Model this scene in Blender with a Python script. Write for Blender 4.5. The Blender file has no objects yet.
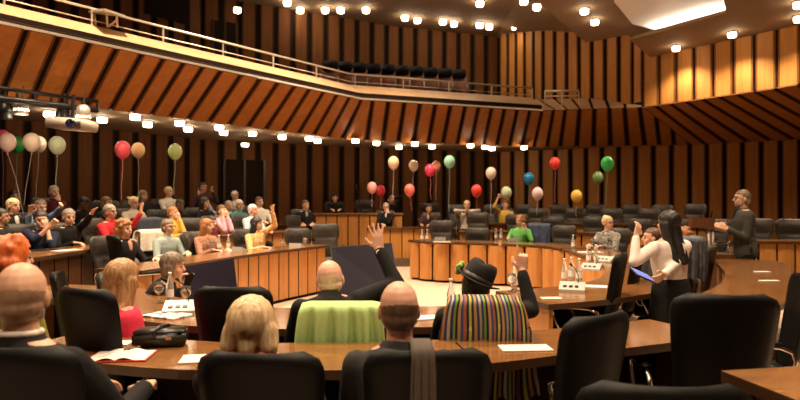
import bpy, bmesh, math, random
from mathutils import Vector as V, Matrix, noise
random.seed(7)
S = bpy.context.scene
COL = S.collection
PI = math.pi
R = math.radians
CZ = 1.6            # eye height of the camera
F = 600.0           # focal length in pixels of an 800 pixel wide frame
HY = 203.0          # row of the horizon

def at(px, Y, py=None, z=None):
    x = (px-400)/F*Y
    if py is not None: z = CZ+(HY-py)/F*Y
    return V((x, Y, z if z is not None else 0))
def on(px, py, z):
    Y = F*(CZ-z)/(py-HY)
    return V(((px-400)/F*Y, Y, z))

# ------------------------------------------------------------------ materials
def nt(name):
    m = bpy.data.materials.new(name); m.use_nodes = True
    t = m.node_tree; b = t.nodes['Principled BSDF']
    return m, t, b
def N(t, kind, **kw):
    n = t.nodes.new(kind)
    for k, v in kw.items():
        if k in n.inputs: n.inputs[k].default_value = v
        else: setattr(n, k, v)
    return n
def ramp(t, stops):
    r = t.nodes.new('ShaderNodeValToRGB'); e = r.color_ramp.elements
    e[0].position, e[0].color = stops[0][0], (*stops[0][1], 1)
    e[1].position, e[1].color = stops[1][0], (*stops[1][1], 1)
    for p, c in stops[2:]:
        x = e.new(p); x.color = (*c, 1)
    return r
def plain(name, col, rough=.6, metal=0, nz=.12, scale=30, spec=.5, bump=0, sheen=0, trans=0, ior=1.45):
    m, t, b = nt(name)
    b.inputs['Roughness'].default_value = rough; b.inputs['Metallic'].default_value = metal
    b.inputs['Specular IOR Level'].default_value = spec
    if sheen: b.inputs['Sheen Weight'].default_value = sheen
    if trans: b.inputs['Transmission Weight'].default_value = trans; b.inputs['IOR'].default_value = ior
    tc = N(t, 'ShaderNodeTexCoord'); no = N(t, 'ShaderNodeTexNoise', Scale=scale, Detail=4.0)
    t.links.new(tc.outputs['Object'], no.inputs['Vector'])
    a = tuple(max(0, c*(1-nz)) for c in col); c2 = tuple(min(1, c*(1+nz)) for c in col)
    r = ramp(t, [(.3, a), (.7, c2)])
    t.links.new(no.outputs['Fac'], r.inputs['Fac']); t.links.new(r.outputs['Color'], b.inputs['Base Color'])
    if bump:
        bp = N(t, 'ShaderNodeBump', Strength=bump, Distance=.01)
        t.links.new(no.outputs['Fac'], bp.inputs['Height']); t.links.new(bp.outputs['Normal'], b.inputs['Normal'])
    return m
def wood(name, a, c, rough=.4, sc=(1, 1, 1), spec=.5, coat=0):
    m, t, b = nt(name)
    tc = N(t, 'ShaderNodeTexCoord'); mp = N(t, 'ShaderNodeMapping'); mp.inputs['Scale'].default_value = sc
    no = N(t, 'ShaderNodeTexNoise', Scale=3.0, Detail=8.0, Roughness=.65, Distortion=.6)
    t.links.new(tc.outputs['Object'], mp.inputs['Vector']); t.links.new(mp.outputs['Vector'], no.inputs['Vector'])
    r = ramp(t, [(.32, a), (.68, c)])
    t.links.new(no.outputs['Fac'], r.inputs['Fac']); t.links.new(r.outputs['Color'], b.inputs['Base Color'])
    b.inputs['Roughness'].default_value = rough; b.inputs['Specular IOR Level'].default_value = spec
    if coat: b.inputs['Coat Weight'].default_value = coat; b.inputs['Coat Roughness'].default_value = .12
    return m
def emit(name, col, st):
    m, t, b = nt(name)
    b.inputs['Base Color'].default_value = (*col, 1)
    b.inputs['Emission Color'].default_value = (*col, 1); b.inputs['Emission Strength'].default_value = st
    return m
def bands(name, cols, scale, axis=0, rough=.85, nz=.0):
    """cloth woven in stripes: constant ramp along one object axis"""
    m, t, b = nt(name)
    tc = N(t, 'ShaderNodeTexCoord'); sp = N(t, 'ShaderNodeSeparateXYZ'); t.links.new(tc.outputs['UV'], sp.inputs[0])
    mu = N(t, 'ShaderNodeMath', operation='MULTIPLY'); mu.inputs[1].default_value = scale
    fr = N(t, 'ShaderNodeMath', operation='FRACT')
    t.links.new(sp.outputs[axis], mu.inputs[0]); t.links.new(mu.outputs[0], fr.inputs[0])
    n = len(cols); r = ramp(t, [(0, cols[0]), (1/n, cols[1])]+[(i/n, cols[i]) for i in range(2, n)])
    r.color_ramp.interpolation = 'CONSTANT'
    t.links.new(fr.outputs[0], r.inputs['Fac']); t.links.new(r.outputs['Color'], b.inputs['Base Color'])
    b.inputs['Roughness'].default_value = rough
    return m
def floral(name, base, spots, scale=14):
    m, t, b = nt(name)
    tc = N(t, 'ShaderNodeTexCoord'); no = N(t, 'ShaderNodeTexNoise', Scale=scale, Detail=2.0, Distortion=1.5)
    t.links.new(tc.outputs['Object'], no.inputs['Vector'])
    st = [(0, base), (.52, spots[0])]+[(.6+.07*i, s) for i, s in enumerate(spots[1:])]
    r = ramp(t, st); r.color_ramp.interpolation = 'CONSTANT'
    t.links.new(no.outputs['Fac'], r.inputs['Fac']); t.links.new(r.outputs['Color'], b.inputs['Base Color'])
    b.inputs['Roughness'].default_value = .85
    return m
def hairmat(name, a, c, sc=60):
    m, t, b = nt(name)
    tc = N(t, 'ShaderNodeTexCoord'); mp = N(t, 'ShaderNodeMapping'); mp.inputs['Scale'].default_value = (1, 1, .18)
    no = N(t, 'ShaderNodeTexNoise', Scale=float(sc), Detail=5.0, Distortion=.4)
    t.links.new(tc.outputs['Object'], mp.inputs['Vector']); t.links.new(mp.outputs['Vector'], no.inputs['Vector'])
    r = ramp(t, [(.35, a), (.65, c)])
    t.links.new(no.outputs['Fac'], r.inputs['Fac']); t.links.new(r.outputs['Color'], b.inputs['Base Color'])
    bp = N(t, 'ShaderNodeBump', Strength=.5, Distance=.006)
    t.links.new(no.outputs['Fac'], bp.inputs['Height']); t.links.new(bp.outputs['Normal'], b.inputs['Normal'])
    b.inputs['Roughness'].default_value = .5
    return m

M = {}
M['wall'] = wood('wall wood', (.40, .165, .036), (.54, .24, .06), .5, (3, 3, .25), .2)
M['walld'] = wood('darker wall wood', (.105, .040, .013), (.16, .062, .020), .6, (3, 3, .25), .08)  # darker tone of the wall wood, for the left and back walls
M['walle'] = wood('board edge painted shade', (.14, .055, .014), (.20, .08, .022), .6, (3, 3, .25), .1)  # soft shade along the board edges, painted as a darker wood colour
M['walled'] = wood('dark board edge painted shade', (.04, .016, .006), (.06, .025, .009), .6, (3, 3, .25), .08)  # the same painted edge shade for the darker boards
M['fasciae'] = wood('fascia edge painted shade', (.12, .042, .012), (.17, .062, .018), .6, (3, 3, .25), .1)  # edge shade of the fascia boards, put into the wood colour
M['fascia'] = wood('fascia wood', (.40, .145, .03), (.53, .205, .047), .5, (2, 2, .5), .2)
M['groove'] = plain('dark groove', (.014, .007, .004), .8, spec=.1)
M['top'] = wood('desk top wood', (.16, .066, .02), (.29, .13, .042), .2, (1.2, 5, 1), .5, .25)
M['front'] = wood('desk front wood', (.42, .17, .04), (.56, .25, .065), .4, (5, 5, .5))
M['edge'] = wood('dark edge wood', (.05, .022, .01), (.08, .035, .014), .35, (2, 2, 1))
M['darkwood'] = wood('dark desk wood', (.09, .034, .012), (.15, .058, .02), .35, (5, 5, .5))
M['carpet'] = plain('beige carpet', (.58, .44, .33), .95, nz=.06, scale=60)
M['carpet2'] = plain('brown tier carpet', (.12, .07, .045), .95, nz=.15, scale=60)
M['ceil'] = plain('beige ceiling plaster', (.25, .16, .09), .8, nz=.04, scale=3)
M['ceil2'] = plain('soffit plaster', (.36, .24, .15), .7, nz=.04, scale=3)
M['ledge'] = wood('pale ledge wood', (.40, .235, .115), (.50, .31, .165), .5, (1, 1, 1))
M['black'] = plain('black leather', (.0045, .004, .0038), .5, nz=.2, scale=50, spec=.18)
M['grey'] = plain('charcoal leather', (.036, .029, .023), .45, nz=.25, scale=18, bump=.2, spec=.3)
M['blackmetal'] = plain('black metal', (.01, .01, .01), .4, .3)
M['chrome'] = plain('chrome', (.75, .70, .64), .12, 1, nz=.02)
M['rail'] = plain('pale metal rail', (.75, .66, .55), .3, .7, nz=.03)
M['white'] = plain('white paper', (.80, .76, .70), .7, nz=.02)
M['offwhite'] = plain('white plastic', (.50, .47, .43), .4, nz=.03)
M['projector'] = plain('projector plastic', (.40, .34, .28), .5, nz=.03)
M['lens'] = plain('lens glass', (.01, .015, .05), .05, 0, spec=1)
M['glow'] = emit('warm lamp glow', (1, .80, .54), 24)
M['tube'] = emit('fluorescent tube', (1, .88, .72), 60)
M['coffer'] = plain('white coffer', (.85, .82, .77), .7, nz=.02)
M['glass'] = plain('clear glass', (.95, .95, .93), .05, 0, nz=.0, trans=.95, ior=1.33)
M['water'] = plain('water bottle glass', (.80, .83, .80), .08, 0, nz=.02, trans=.75, ior=1.3)
M['cap'] = plain('bottle cap', (.75, .70, .62), .35, .2)
M['screen'] = floral('dark purple screen', (.020, .012, .028), [(.026, .016, .034), (.034, .02, .036)], 2)
M['bag'] = plain('black handbag leather', (.02, .016, .013), .3, nz=.3)
M['red'] = plain('red book cover', (.55, .05, .03), .6)
M['tablet'] = emit('lit tablet screen', (.14, .2, .7), .3)
M['eye'] = plain('dark eye', (.012, .008, .006), .2)
M['lip'] = plain('lips', (.42, .13, .10), .5)
M['shoe'] = plain('black shoe', (.012, .01, .01), .4)
M['seatbrown'] = plain('brown seat cloth', (.34, .16, .12), .8)
M['lime'] = None
def skin(n, c): return plain('skin '+n, c, .5, nz=.06, scale=14)
SK = {'f': skin('fair', (.70, .40, .26)), 'p': skin('pink', (.74, .40, .28)), 't': skin('tan', (.52, .27, .15)), 'b': skin('brown', (.22, .10, .055))}
HA = {'stubble': hairmat('short stubble', (.34, .20, .13), (.42, .26, .17)), 'stubbled': hairmat('short dark stubble', (.11, .06, .035), (.19, .11, .07)), 'pinkwhite': hairmat('thin white hair', (.78, .46, .36), (.82, .56, .46)), 'blond': hairmat('blond hair', (.55, .35, .16), (.85, .64, .38)), 'white': hairmat('white hair', (.66, .58, .50), (.84, .76, .68)),
      'grey': hairmat('grey hair', (.20, .16, .13), (.42, .36, .30)), 'brown': hairmat('brown hair', (.07, .03, .014), (.15, .07, .03)),
      'black': hairmat('black hair', (.008, .006, .005), (.022, .015, .012)), 'auburn': hairmat('auburn hair', (.22, .075, .02), (.40, .16, .05)),
      'orange': hairmat('orange hair', (.48, .08, .012), (.72, .17, .03)), 'lightbrown': hairmat('light brown hair', (.24, .11, .04), (.52, .29, .13)),
      'dim': hairmat('greying dark hair', (.10, .065, .04), (.24, .17, .11))}
def cl(n, c, nz=.12, sc=25): return plain(n+' cloth', c, .85, nz=nz, scale=sc, spec=.25)
CL = {'black': cl('black', (.009, .008, .008)), 'charcoal': cl('charcoal', (.035, .034, .033)), 'pink': cl('crimson', (.72, .035, .08), .06), 'red': cl('red', (.50, .02, .025)),
      'maroon': cl('maroon', (.10, .012, .016)), 'denim': cl('denim', (.16, .25, .38), .3), 'navy': cl('navy', (.015, .02, .045)), 'greyl': cl('light grey', (.36, .33, .30)),
      'cream': cl('cream', (.62, .54, .44)), 'white': cl('white', (.78, .72, .64), .04), 'blush': cl('blush white', (.84, .72, .64), .04), 'orange': cl('rust', (.36, .14, .05)),
      'mustard': cl('mustard', (.55, .36, .06)), 'green': cl('green', (.16, .50, .12)), 'teal': cl('teal', (.03, .24, .28)), 'sage': cl('sage grey', (.34, .40, .37)),
      'blue': cl('pale blue', (.46, .56, .62)), 'rose': cl('rose', (.66, .34, .40)), 'jacket': cl('charcoal jacket', (.055, .055, .045)), 'mix': floral('grey patterned', (.30, .27, .24), [(.05, .05, .05), (.5, .46, .42)], 9),
      'yfloral': floral('yellow floral', (.78, .50, .20), [(.60, .28, .10), (.82, .62, .36)], 12), 'bfloral': floral('brown floral', (.42, .20, .12), [(.22, .08, .05), (.58, .34, .22)], 14),
      'beige': cl('beige', (.50, .36, .22)), 'olive': cl('olive', (.22, .22, .03)), 'darkplum': cl('dark plum', (.05, .02, .025))}
M['lime'] = plain('lime cloth', (.44, .66, .25), .9, nz=.10, scale=8)
ST = [(.02, .02, .03), (.42, .44, .09), (.02, .02, .03), (.46, .22, .06), (.03, .05, .16), (.45, .40, .26), (.03, .05, .16), (.22, .36, .07), (.02, .02, .02), (.50, .30, .10), (.04, .07, .22), (.34, .10, .04)]
M['stripe'] = bands('striped blanket cloth', ST, 3.4)
M['scarf'] = bands('orange black scarf', [(.50, .16, .06), (.05, .02, .02), (.55, .22, .10), (.10, .03, .02), (.45, .12, .05), (.6, .3, .16)], 5, 1)
M['felt'] = plain('black felt', (.010, .009, .009), .9)
M['fringe'] = cl('grey scarf', (.11, .09, .075))

# ------------------------------------------------------------------ mesh builder
class MB:
    def __init__(s): s.v, s.f, s.mi, s.uv = [], [], [], {}
    def add(s, vs, fs, mi=0, M4=None):
        b = len(s.v)
        s.v += [(M4 @ V(p)) if M4 is not None else V(p) for p in vs]
        for f in fs: s.f.append([b+i for i in f]); s.mi.append(mi)
        return s
    def box(s, c, size, rot=None, mi=0, bev=0):
        x, y, z = [k/2 for k in size]
        if bev > 0:
            b = min(bev, x*.9, y*.9, z*.9); vs = []; 
            bm = bmesh.new(); bmesh.ops.create_cube(bm, size=1)
            for v in bm.verts: v.co = V((v.co.x*size[0], v.co.y*size[1], v.co.z*size[2]))
            bmesh.ops.bevel(bm, geom=bm.edges[:], offset=b, segments=2, affect='EDGES')
            vs = [v.co.copy() for v in bm.verts]; fs = [[v.index for v in f.verts] for f in bm.faces]; bm.free()
        else:
            vs = [(-x,-y,-z),(x,-y,-z),(x,y,-z),(-x,y,-z),(-x,-y,z),(x,-y,z),(x,y,z),(-x,y,z)]
            fs = [(0,3,2,1),(4,5,6,7),(0,1,5,4),(1,2,6,5),(2,3,7,6),(3,0,4,7)]
        m = Matrix.Translation(V(c))
        if rot is not None: m = m @ (rot.to_4x4() if hasattr(rot, 'to_4x4') else Matrix.Rotation(rot, 4, 'Z'))
        return s.add(vs, fs, mi, m)
    def loft(s, rings, closed=True, caps=True, mi=0):
        n = len(rings[0]); b = len(s.v)
        for r in rings: s.v += [V(p) for p in r]
        for i in range(len(rings)-1):
            for j in range(n if closed else n-1):
                k = (j+1) % n
                s.f.append([b+i*n+j, b+i*n+k, b+(i+1)*n+k, b+(i+1)*n+j]); s.mi.append(mi)
        if caps:
            s.f.append([b+j for j in range(n)][::-1]); s.mi.append(mi)
            s.f.append([b+(len(rings)-1)*n+j for j in range(n)]); s.mi.append(mi)
        return s
    def lathe(s, prof, c=(0,0,0), n=16, rot=None, mi=0, caps=True):
        m = Matrix.Translation(V(c)) @ (rot.to_4x4() if rot is not None else Matrix.Identity(4))
        return s.loft([[m @ V((max(r,1e-4)*math.cos(2*PI*j/n), max(r,1e-4)*math.sin(2*PI*j/n), z)) for j in range(n)] for r, z in prof], caps=caps, mi=mi)
    def tube(s, pts, r, n=8, mi=0, caps=True):
        pts = [V(p) for p in pts]; rr = r if isinstance(r, (list, tuple)) else [r]*len(pts); rings = []
        up = None
        for i, p in enumerate(pts):
            d = (pts[min(i+1, len(pts)-1)]-pts[max(i-1, 0)]).normalized()
            if up is None:
                up = d.cross(V((0,0,1))); up = up if up.length > .1 else d.cross(V((1,0,0)))
            u = (up-d*up.dot(d)).normalized(); w = d.cross(u); up = u
            rings.append([p+u*math.cos(2*PI*j/n)*rr[i]+w*math.sin(2*PI*j/n)*rr[i] for j in range(n)])
        return s.loft(rings, caps=caps, mi=mi)
    def ball(s, c, r, rot=None, n=14, m=10, mi=0):
        r = (r, r, r) if not hasattr(r, '__len__') else r
        mt = Matrix.Translation(V(c)) @ (rot.to_4x4() if rot is not None else Matrix.Identity(4))
        rings = []
        for i in range(m+1):
            a = -PI/2+PI*i/m; cr = max(math.cos(a), .02)
            rings.append([mt @ V((r[0]*cr*math.cos(2*PI*j/n), r[1]*cr*math.sin(2*PI*j/n), r[2]*math.sin(a))) for j in range(n)])
        return s.loft(rings, mi=mi)
    def cap(s, a, b, ra, rb, n=12, flat=1.0, nrm=None):
        """tapered capsule; flat squeezes it along nrm"""
        a, b = V(a), V(b); d = (b-a); L = d.length; d = d/L if L > 1e-6 else V((0,0,1))
        u = nrm if nrm is not None else (d.cross(V((0,0,1))) if abs(d.z) < .9 else d.cross(V((1,0,0))))
        u = (u-d*u.dot(d)).normalized(); w = d.cross(u)
        rings = []
        for k in range(4):
            t = -PI/2+PI/2*k/4; rings.append((a+d*ra*math.sin(t), max(ra*math.cos(t), ra*.05)))
        rings.append((a, ra)); rings.append((b, rb))
        for k in range(1, 5):
            t = PI/2*k/4; rings.append((b+d*rb*math.sin(t), max(rb*math.cos(t), rb*.05)))
        return s.loft([[p+u*math.cos(2*PI*j/n)*r*flat+w*math.sin(2*PI*j/n)*r for j in range(n)] for p, r in rings])
    def prism(s, poly, z0, z1, mi=0):
        n = len(poly); vs = [(p[0], p[1], z0) for p in poly]+[(p[0], p[1], z1) for p in poly]
        fs = [list(range(n))[::-1], list(range(n, 2*n))]+[[i, (i+1) % n, n+(i+1) % n, n+i] for i in range(n)]
        return s.add(vs, fs, mi)
    def strip(s, A, B, mi=0):
        n = len(A); return s.add(list(A)+list(B), [[i, i+1, n+i+1, n+i] for i in range(n-1)], mi)
    def grid(s, fn, nu, nv, mi=0):
        b = len(s.v)
        for i in range(nu+1):
            for j in range(nv+1): s.v.append(V(fn(i/nu, j/nv))); s.uv[len(s.v)-1] = (i/nu, j/nv)
        for i in range(nu):
            for j in range(nv):
                s.f.append([b+i*(nv+1)+j, b+(i+1)*(nv+1)+j, b+(i+1)*(nv+1)+j+1, b+i*(nv+1)+j+1]); s.mi.append(mi)
        return s
    def build(s, name, mats, parent=None, smooth=False, loc=None, origin=None):
        me = bpy.data.meshes.new(name)
        o0 = V(origin) if origin is not None else V((0,0,0))
        me.from_pydata([p-o0 for p in s.v], [], s.f)
        mats = mats if isinstance(mats, (list, tuple)) else [mats]
        for m in mats: me.materials.append(m)
        for p, i in zip(me.polygons, s.mi): p.material_index = i
        if s.uv:
            l = me.uv_layers.new(name='UVMap')
            for lp in me.loops: l.data[lp.index].uv = s.uv.get(lp.vertex_index, (0, 0))
        me.update()
        bm = bmesh.new(); bm.from_mesh(me); bmesh.ops.recalc_face_normals(bm, faces=bm.faces[:]); bm.to_mesh(me); bm.free()
        if smooth: me.shade_smooth()
        if smooth == 'auto': me.set_sharp_from_angle(angle=R(40))
        o = bpy.data.objects.new(name, me); COL.objects.link(o)
        if origin is not None: o.location = o0
        if parent: o.parent = parent
        if loc is not None: o.location = loc
        return o

def remesh(mb, name, mat, parent, voxel, it=3, keep=None, wob=None):
    me = bpy.data.meshes.new('tmp'); me.from_pydata(mb.v, [], mb.f); me.update()
    bm = bmesh.new(); bm.from_mesh(me); bmesh.ops.recalc_face_normals(bm, faces=bm.faces[:]); bm.to_mesh(me); bm.free()
    t = bpy.data.objects.new('tmp', me); COL.objects.link(t)
    r = t.modifiers.new('r', 'REMESH'); r.mode = 'VOXEL'; r.voxel_size = voxel
    if it:
        q = t.modifiers.new('s', 'SMOOTH'); q.factor = .5; q.iterations = it
    dg = bpy.context.evaluated_depsgraph_get(); dg.update()
    new = bpy.data.meshes.new_from_object(t.evaluated_get(dg)); bpy.data.objects.remove(t); bpy.data.meshes.remove(me)
    if wob or keep:
        bm = bmesh.new(); bm.from_mesh(new)
        if wob:
            bm.normal_update(); ds = [wob(v.co) for v in bm.verts]; ns = [v.normal.copy() for v in bm.verts]
            for v, d, n in zip(bm.verts, ds, ns): v.co += n*d
        if keep: bmesh.ops.delete(bm, geom=[v for v in bm.verts if not keep(v.co)], context='VERTS')
        bm.to_mesh(new); bm.free()
    new.name = name; new.materials.clear(); new.materials.append(mat); new.shade_smooth()
    o = bpy.data.objects.new(name, new); COL.objects.link(o); o.parent = parent
    return o

def tag(o, label, cat, group=None, kind=None):
    o['label'] = label; o['category'] = cat
    if group: o['group'] = group
    if kind: o['kind'] = kind
    return o
def struct(o): o['kind'] = 'structure'; return o
def empty(name, loc, rz=0, label=None, cat=None, group=None):
    o = bpy.data.objects.new(name, None); COL.objects.link(o); o.location = loc; o.rotation_euler = (0, 0, rz); o.empty_display_size = .1
    if label: tag(o, label, cat, group)
    return o
def copy_tree(o, parent=None):
    c = o.copy(); COL.objects.link(c); c.parent = parent
    for ch in list(o.children): copy_tree(ch, c)
    return c
def off(pts, d):
    """offset a polyline to its left by d"""
    out = []
    for i, p in enumerate(pts):
        a = V(pts[max(i-1, 0)][:2]); b = V(pts[min(i+1, len(pts)-1)][:2]); t = (b-a).normalized()
        out.append((p[0]-t.y*d, p[1]+t.x*d))
    return out
def resample(pts, step, smooth=False):
    P = [V(p) for p in pts]
    if smooth and len(P) > 2:
        Q = []
        for i in range(len(P)-1):
            p0, p1, p2, p3 = P[max(i-1,0)], P[i], P[i+1], P[min(i+2, len(P)-1)]
            for k in range(8):
                t = k/8; Q.append(.5*((2*p1)+(p2-p0)*t+(2*p0-5*p1+4*p2-p3)*t*t+(3*p1-p0-3*p2+p3)*t**3))
        P = Q+[P[-1]]
    L = [0]
    for a, b in zip(P, P[1:]): L.append(L[-1]+(b-a).length)
    n = max(1, round(L[-1]/step)); out = []; j = 0
    for i in range(n+1):
        s = L[-1]*i/n
        while j < len(L)-2 and L[j+1] < s: j += 1
        u = (s-L[j])/max(L[j+1]-L[j], 1e-9); out.append(P[j].lerp(P[j+1], min(max(u, 0), 1)))
    return out

def slatted(name, bot, top, per, frac, depth, mats, parent=None, face=(0, 8)):
    """wall of wood boards standing proud of dark grooves, ruled between two polylines with the same number of corners"""
    mb = MB()
    for a, b, c, d in zip(bot, bot[1:], top, top[1:]):
        a, b, c, d = V(a), V(b), V(c), V(d); L = ((b-a).length+(d-c).length)/2; n = max(1, round(L/per))
        nr = (b-a).cross(c-a)
        if nr.length < 1e-6: nr = (b-a).cross(d-a)
        nr.normalize()
        if nr.dot(V((face[0], face[1], 2.5))-(a+b)/2) < 0: nr = -nr
        for i in range(n):
            mb.add([a.lerp(b, i/n), a.lerp(b, (i+1)/n), c.lerp(d, (i+1)/n), c.lerp(d, i/n)], [(0,1,2,3)], 1)
            u0, u1 = (i+frac/2)/n, (i+1-frac/2)/n
            p = [a.lerp(b, u0), a.lerp(b, u1), c.lerp(d, u1), c.lerp(d, u0)]
            q = [k+nr*depth for k in p]
            e = .10; q0, q1, q2, q3 = q; qa, qb, qc, qd = q0.lerp(q1, e), q0.lerp(q1, 1-e), q3.lerp(q2, 1-e), q3.lerp(q2, e)  # outer bands of each board get the painted shade, softening the stripes
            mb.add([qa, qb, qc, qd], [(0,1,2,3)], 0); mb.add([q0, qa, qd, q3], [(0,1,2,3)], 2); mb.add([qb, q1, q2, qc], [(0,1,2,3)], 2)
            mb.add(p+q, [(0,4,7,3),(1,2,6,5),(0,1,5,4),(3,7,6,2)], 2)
    return mb.build(name, mats, parent)
def lvl(pts, z): return [V((p[0], p[1], z)) for p in pts]

# ------------------------------------------------------------------ the room
ZB, ZT, ZC = 3.3, 4.1, 7.15
W = [(-10.5,-3.5),(-10.3,7.5),(-8,12),(-5.3,16),(0,18.9),(3.3,20),(6.2,18.4),(8.36,17.3),(10.6,15.9),(13,11.5),(13,-3.5)]
EB = [(-9.6,-3.5),(-8.2,6.5),(-6.3,9.4),(-4.1,12.3),(-1.2,16.1),(4.0,18.1),(6.0,17.9),(8.3,17.25),(10.5,15.85),(12.9,11.4),(12.9,-3.5)]
ET = [(-8.3,-3.5),(-7.0,6.0),(-5.55,8.33),(-3.86,10.6),(-.94,14.4),(3.85,16.2),(5.1,15.9),(6.3,15.6),(8.4,12.6),(10.6,8.6),(11.0,-3.5)]
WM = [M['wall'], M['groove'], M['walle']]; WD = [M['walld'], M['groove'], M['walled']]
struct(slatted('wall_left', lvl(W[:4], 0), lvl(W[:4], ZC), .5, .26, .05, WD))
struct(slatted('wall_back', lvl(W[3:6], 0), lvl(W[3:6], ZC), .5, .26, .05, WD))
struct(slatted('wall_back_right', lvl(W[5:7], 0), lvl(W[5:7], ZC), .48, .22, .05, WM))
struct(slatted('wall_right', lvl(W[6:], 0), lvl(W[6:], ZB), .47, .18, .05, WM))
struct(MB().add([(-10.5,-3.5,0),(13,-3.5,0),(13,-3.5,ZC),(-10.5,-3.5,ZC)], [(0,1,2,3)]).build('wall_front', M['darkwood']))
# upper walls of the right side, standing over the slope
UW = [(3.3,19.6),(4.3,17.9),(6.2,15.9),(6.35,15.62)]
UR = [(6.35,15.62),(8.45,12.62),(10.65,8.6),(11.05,-3.5)]
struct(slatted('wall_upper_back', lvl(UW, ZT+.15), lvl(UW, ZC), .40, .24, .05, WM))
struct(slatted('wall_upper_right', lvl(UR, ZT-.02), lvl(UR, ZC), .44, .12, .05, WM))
# leaning panels of the balcony front and of the right side
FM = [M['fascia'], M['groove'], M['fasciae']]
EBz, ETz = lvl(EB, ZB), lvl(ET, ZT)
def ray(poly, px, z):
    k = (px-400)/F
    for (ax, ay), (bx, by) in zip(poly, poly[1:]):
        d = (bx-ax)-k*(by-ay)
        if abs(d) < 1e-9: continue
        t = (k*ay-ax)/d
        if -1e-4 <= t <= 1.0001 and ay+(by-ay)*t > 0: return V((ax+(bx-ax)*t, ay+(by-ay)*t, z))
    raise ValueError(px)
def trim(nm, pairs, bp, tp, per, frac, pre=None, post=None):
    b = [ray(bp, p, ZB) for p, q in pairs]; t = [ray(tp, q, ZT) for p, q in pairs]
    if pre: b, t = [V((*pre[0], ZB))]+b, [V((*pre[1], ZT))]+t
    if post: b, t = b+[V((*q, ZB)) for q in post[0]], t+[V((*q, ZT)) for q in post[1]]
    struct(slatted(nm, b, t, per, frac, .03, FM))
trim('trim_1', [(-60,-38),(0,25),(60,88),(110,141),(187,220),(265,294),(341,361)], EB[:6], ET[:6], .43, .15, pre=(EB[0], ET[0]))
trim('trim_2', [(341,361),(367,372),(457,465),(534,542)], EB[:7], ET[:6]+[(5.1,15.9)], .44, .19)
trim('trim_3', [(534,542),(560,565),(645,640),(689,686)], EB[4:8]+[(8.5,17.13)], [(3.6,16.1),(3.85,16.2),(5.1,15.9),(6.3,15.6),(7.9,15.2)], .44, .19)
trim('trim_4', [(690,642.5),(705,656),(795,720),(860,775)], EB[6:], ET[6:], .44, .16, post=(EB[9:], ET[9:]))
# underside and floor of the balcony
mb = MB(); mb.strip(EBz, lvl(W, ZB)); struct(mb.build('ceiling_lower', M['ceil2']))
mb = MB(); mb.strip([V((p[0], p[1], 4.16)) for p in ET[:6]], lvl(W[:6], 4.16)); struct(mb.build('floor_balcony', M['carpet2']))
# parapet: pale trim line, dark channel, sloping pale ledge
def parapet(pts):
    A = pts; a1 = off(A, .03); a2 = off(A, -.03); a3 = off(A, .5); a4 = off(A, .55)
    mb = MB()
    mb.strip(lvl(a2, ZT-.015), lvl(a2, ZT+.025), 0); mb.strip(lvl(a2, ZT+.025), lvl(a1, ZT+.025), 0); mb.strip(lvl(a2, ZT-.015), lvl(a1, ZT-.015), 0)
    mb.strip(lvl(a1, ZT+.025), lvl(a1, ZT+.15), 1)
    mb.strip(lvl(a1, ZT+.15), lvl(a3, ZT+.42), 2); mb.strip(lvl(a3, ZT+.42), lvl(a4, ZT+.42), 2); mb.strip(lvl(a4, ZT+.42), lvl(a4, ZT+.05), 2)
    return mb.build('trim_5', [M['rail'], M['groove'], M['ledge']]), a3
PR, RB = parapet([p for p in ET[:6]]); struct(PR)
# sloping sill beyond the end of the balcony
struct(slatted('trim_6', [V((3.85,16.2,ZT)), V((5.1,15.9,ZT)), V((6.3,15.6,ZT))], [V((3.6,17.6,ZT+.5)), V((5.3,16.8,ZT+.42)), V((6.35,15.64,ZT+.02))], .42, .2, .02, [M['ledge'], M['groove'], M['ledge']]))
# railing along the ledge
rr = empty('balcony_railing', (0,0,0), 0, 'pale metal railing running along the balcony ledge', 'railing')
RP = [V((p[0], p[1], ZT+.42)) for p in RB]
mb = MB(); mb.tube([p+V((0,0,.27)) for p in RP], .022); mb.build('handrail', M['rail'], rr, True)
mb = MB(); mb.tube([p+V((0,0,.08)) for p in RP], .010); mb.build('lower_rail', M['rail'], rr, True)
for p in resample(RP, 1.25)[2:]:
    MB().lathe([(.018,0),(.018,.27)], p, 8).build('post', M['rail'], rr)
# short rail standing on the sill
r2 = empty('sill_rail', (0,0,0), 0, 'short pale rail on the sloping sill right of the balcony end', 'railing')
a, b = at(545, 16.4, 91), at(579, 16.4, 90.5)
MB().tube([a, b], .03).build('handrail', M['rail'], r2, True); MB().tube([a-V((0,0,.14)), b-V((0,0,.14))], .015).build('lower_rail', M['rail'], r2, True)
for q in (a, b, (a+b)/2): MB().tube([q, V((q.x, q.y+.0, ZT+.15))], .015).build('post', M['rail'], r2, True)
# ceilings
struct(MB().prism([(-12,-4),(14,-4),(14,21),(-12,21)], ZC, ZC+.2).build('ceiling', M['ceil']))
mb = MB(); mb.strip([V((3.2,y,ZC-.01)) for y in (9,20)], [V((7.2,y,5.66)) for y in (9,20)]); struct(mb.build('ceiling_slope', M['ceil']))
struct(MB().prism([(.5,8.0),(2.0,11.0),(4.8,15.5),(6.2,14.3),(4.3,11.2),(4.3,8.0)], 5.75, 5.83).build('ceiling_panel', M['ceil']))
SC = [(5.29,13.8),(6.5,15.5),(8.42,12.6),(10.62,8.6),(11,5),(6.0,5),(6.0,11.1),(6.45,11.84),(5.46,13.5)]
struct(MB().prism(SC, 5.35, 5.42).build('ceiling_right', M['ceil']))
cf = MB(); cf.prism([(6.3,14.1),(7.4,12.2),(6.6,9.5),(4.2,9.5),(4.25,11.9),(5.2,13.4)], 5.60, 5.64); cf = cf.build('ceiling_coffer', M['coffer']); struct(cf)
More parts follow.
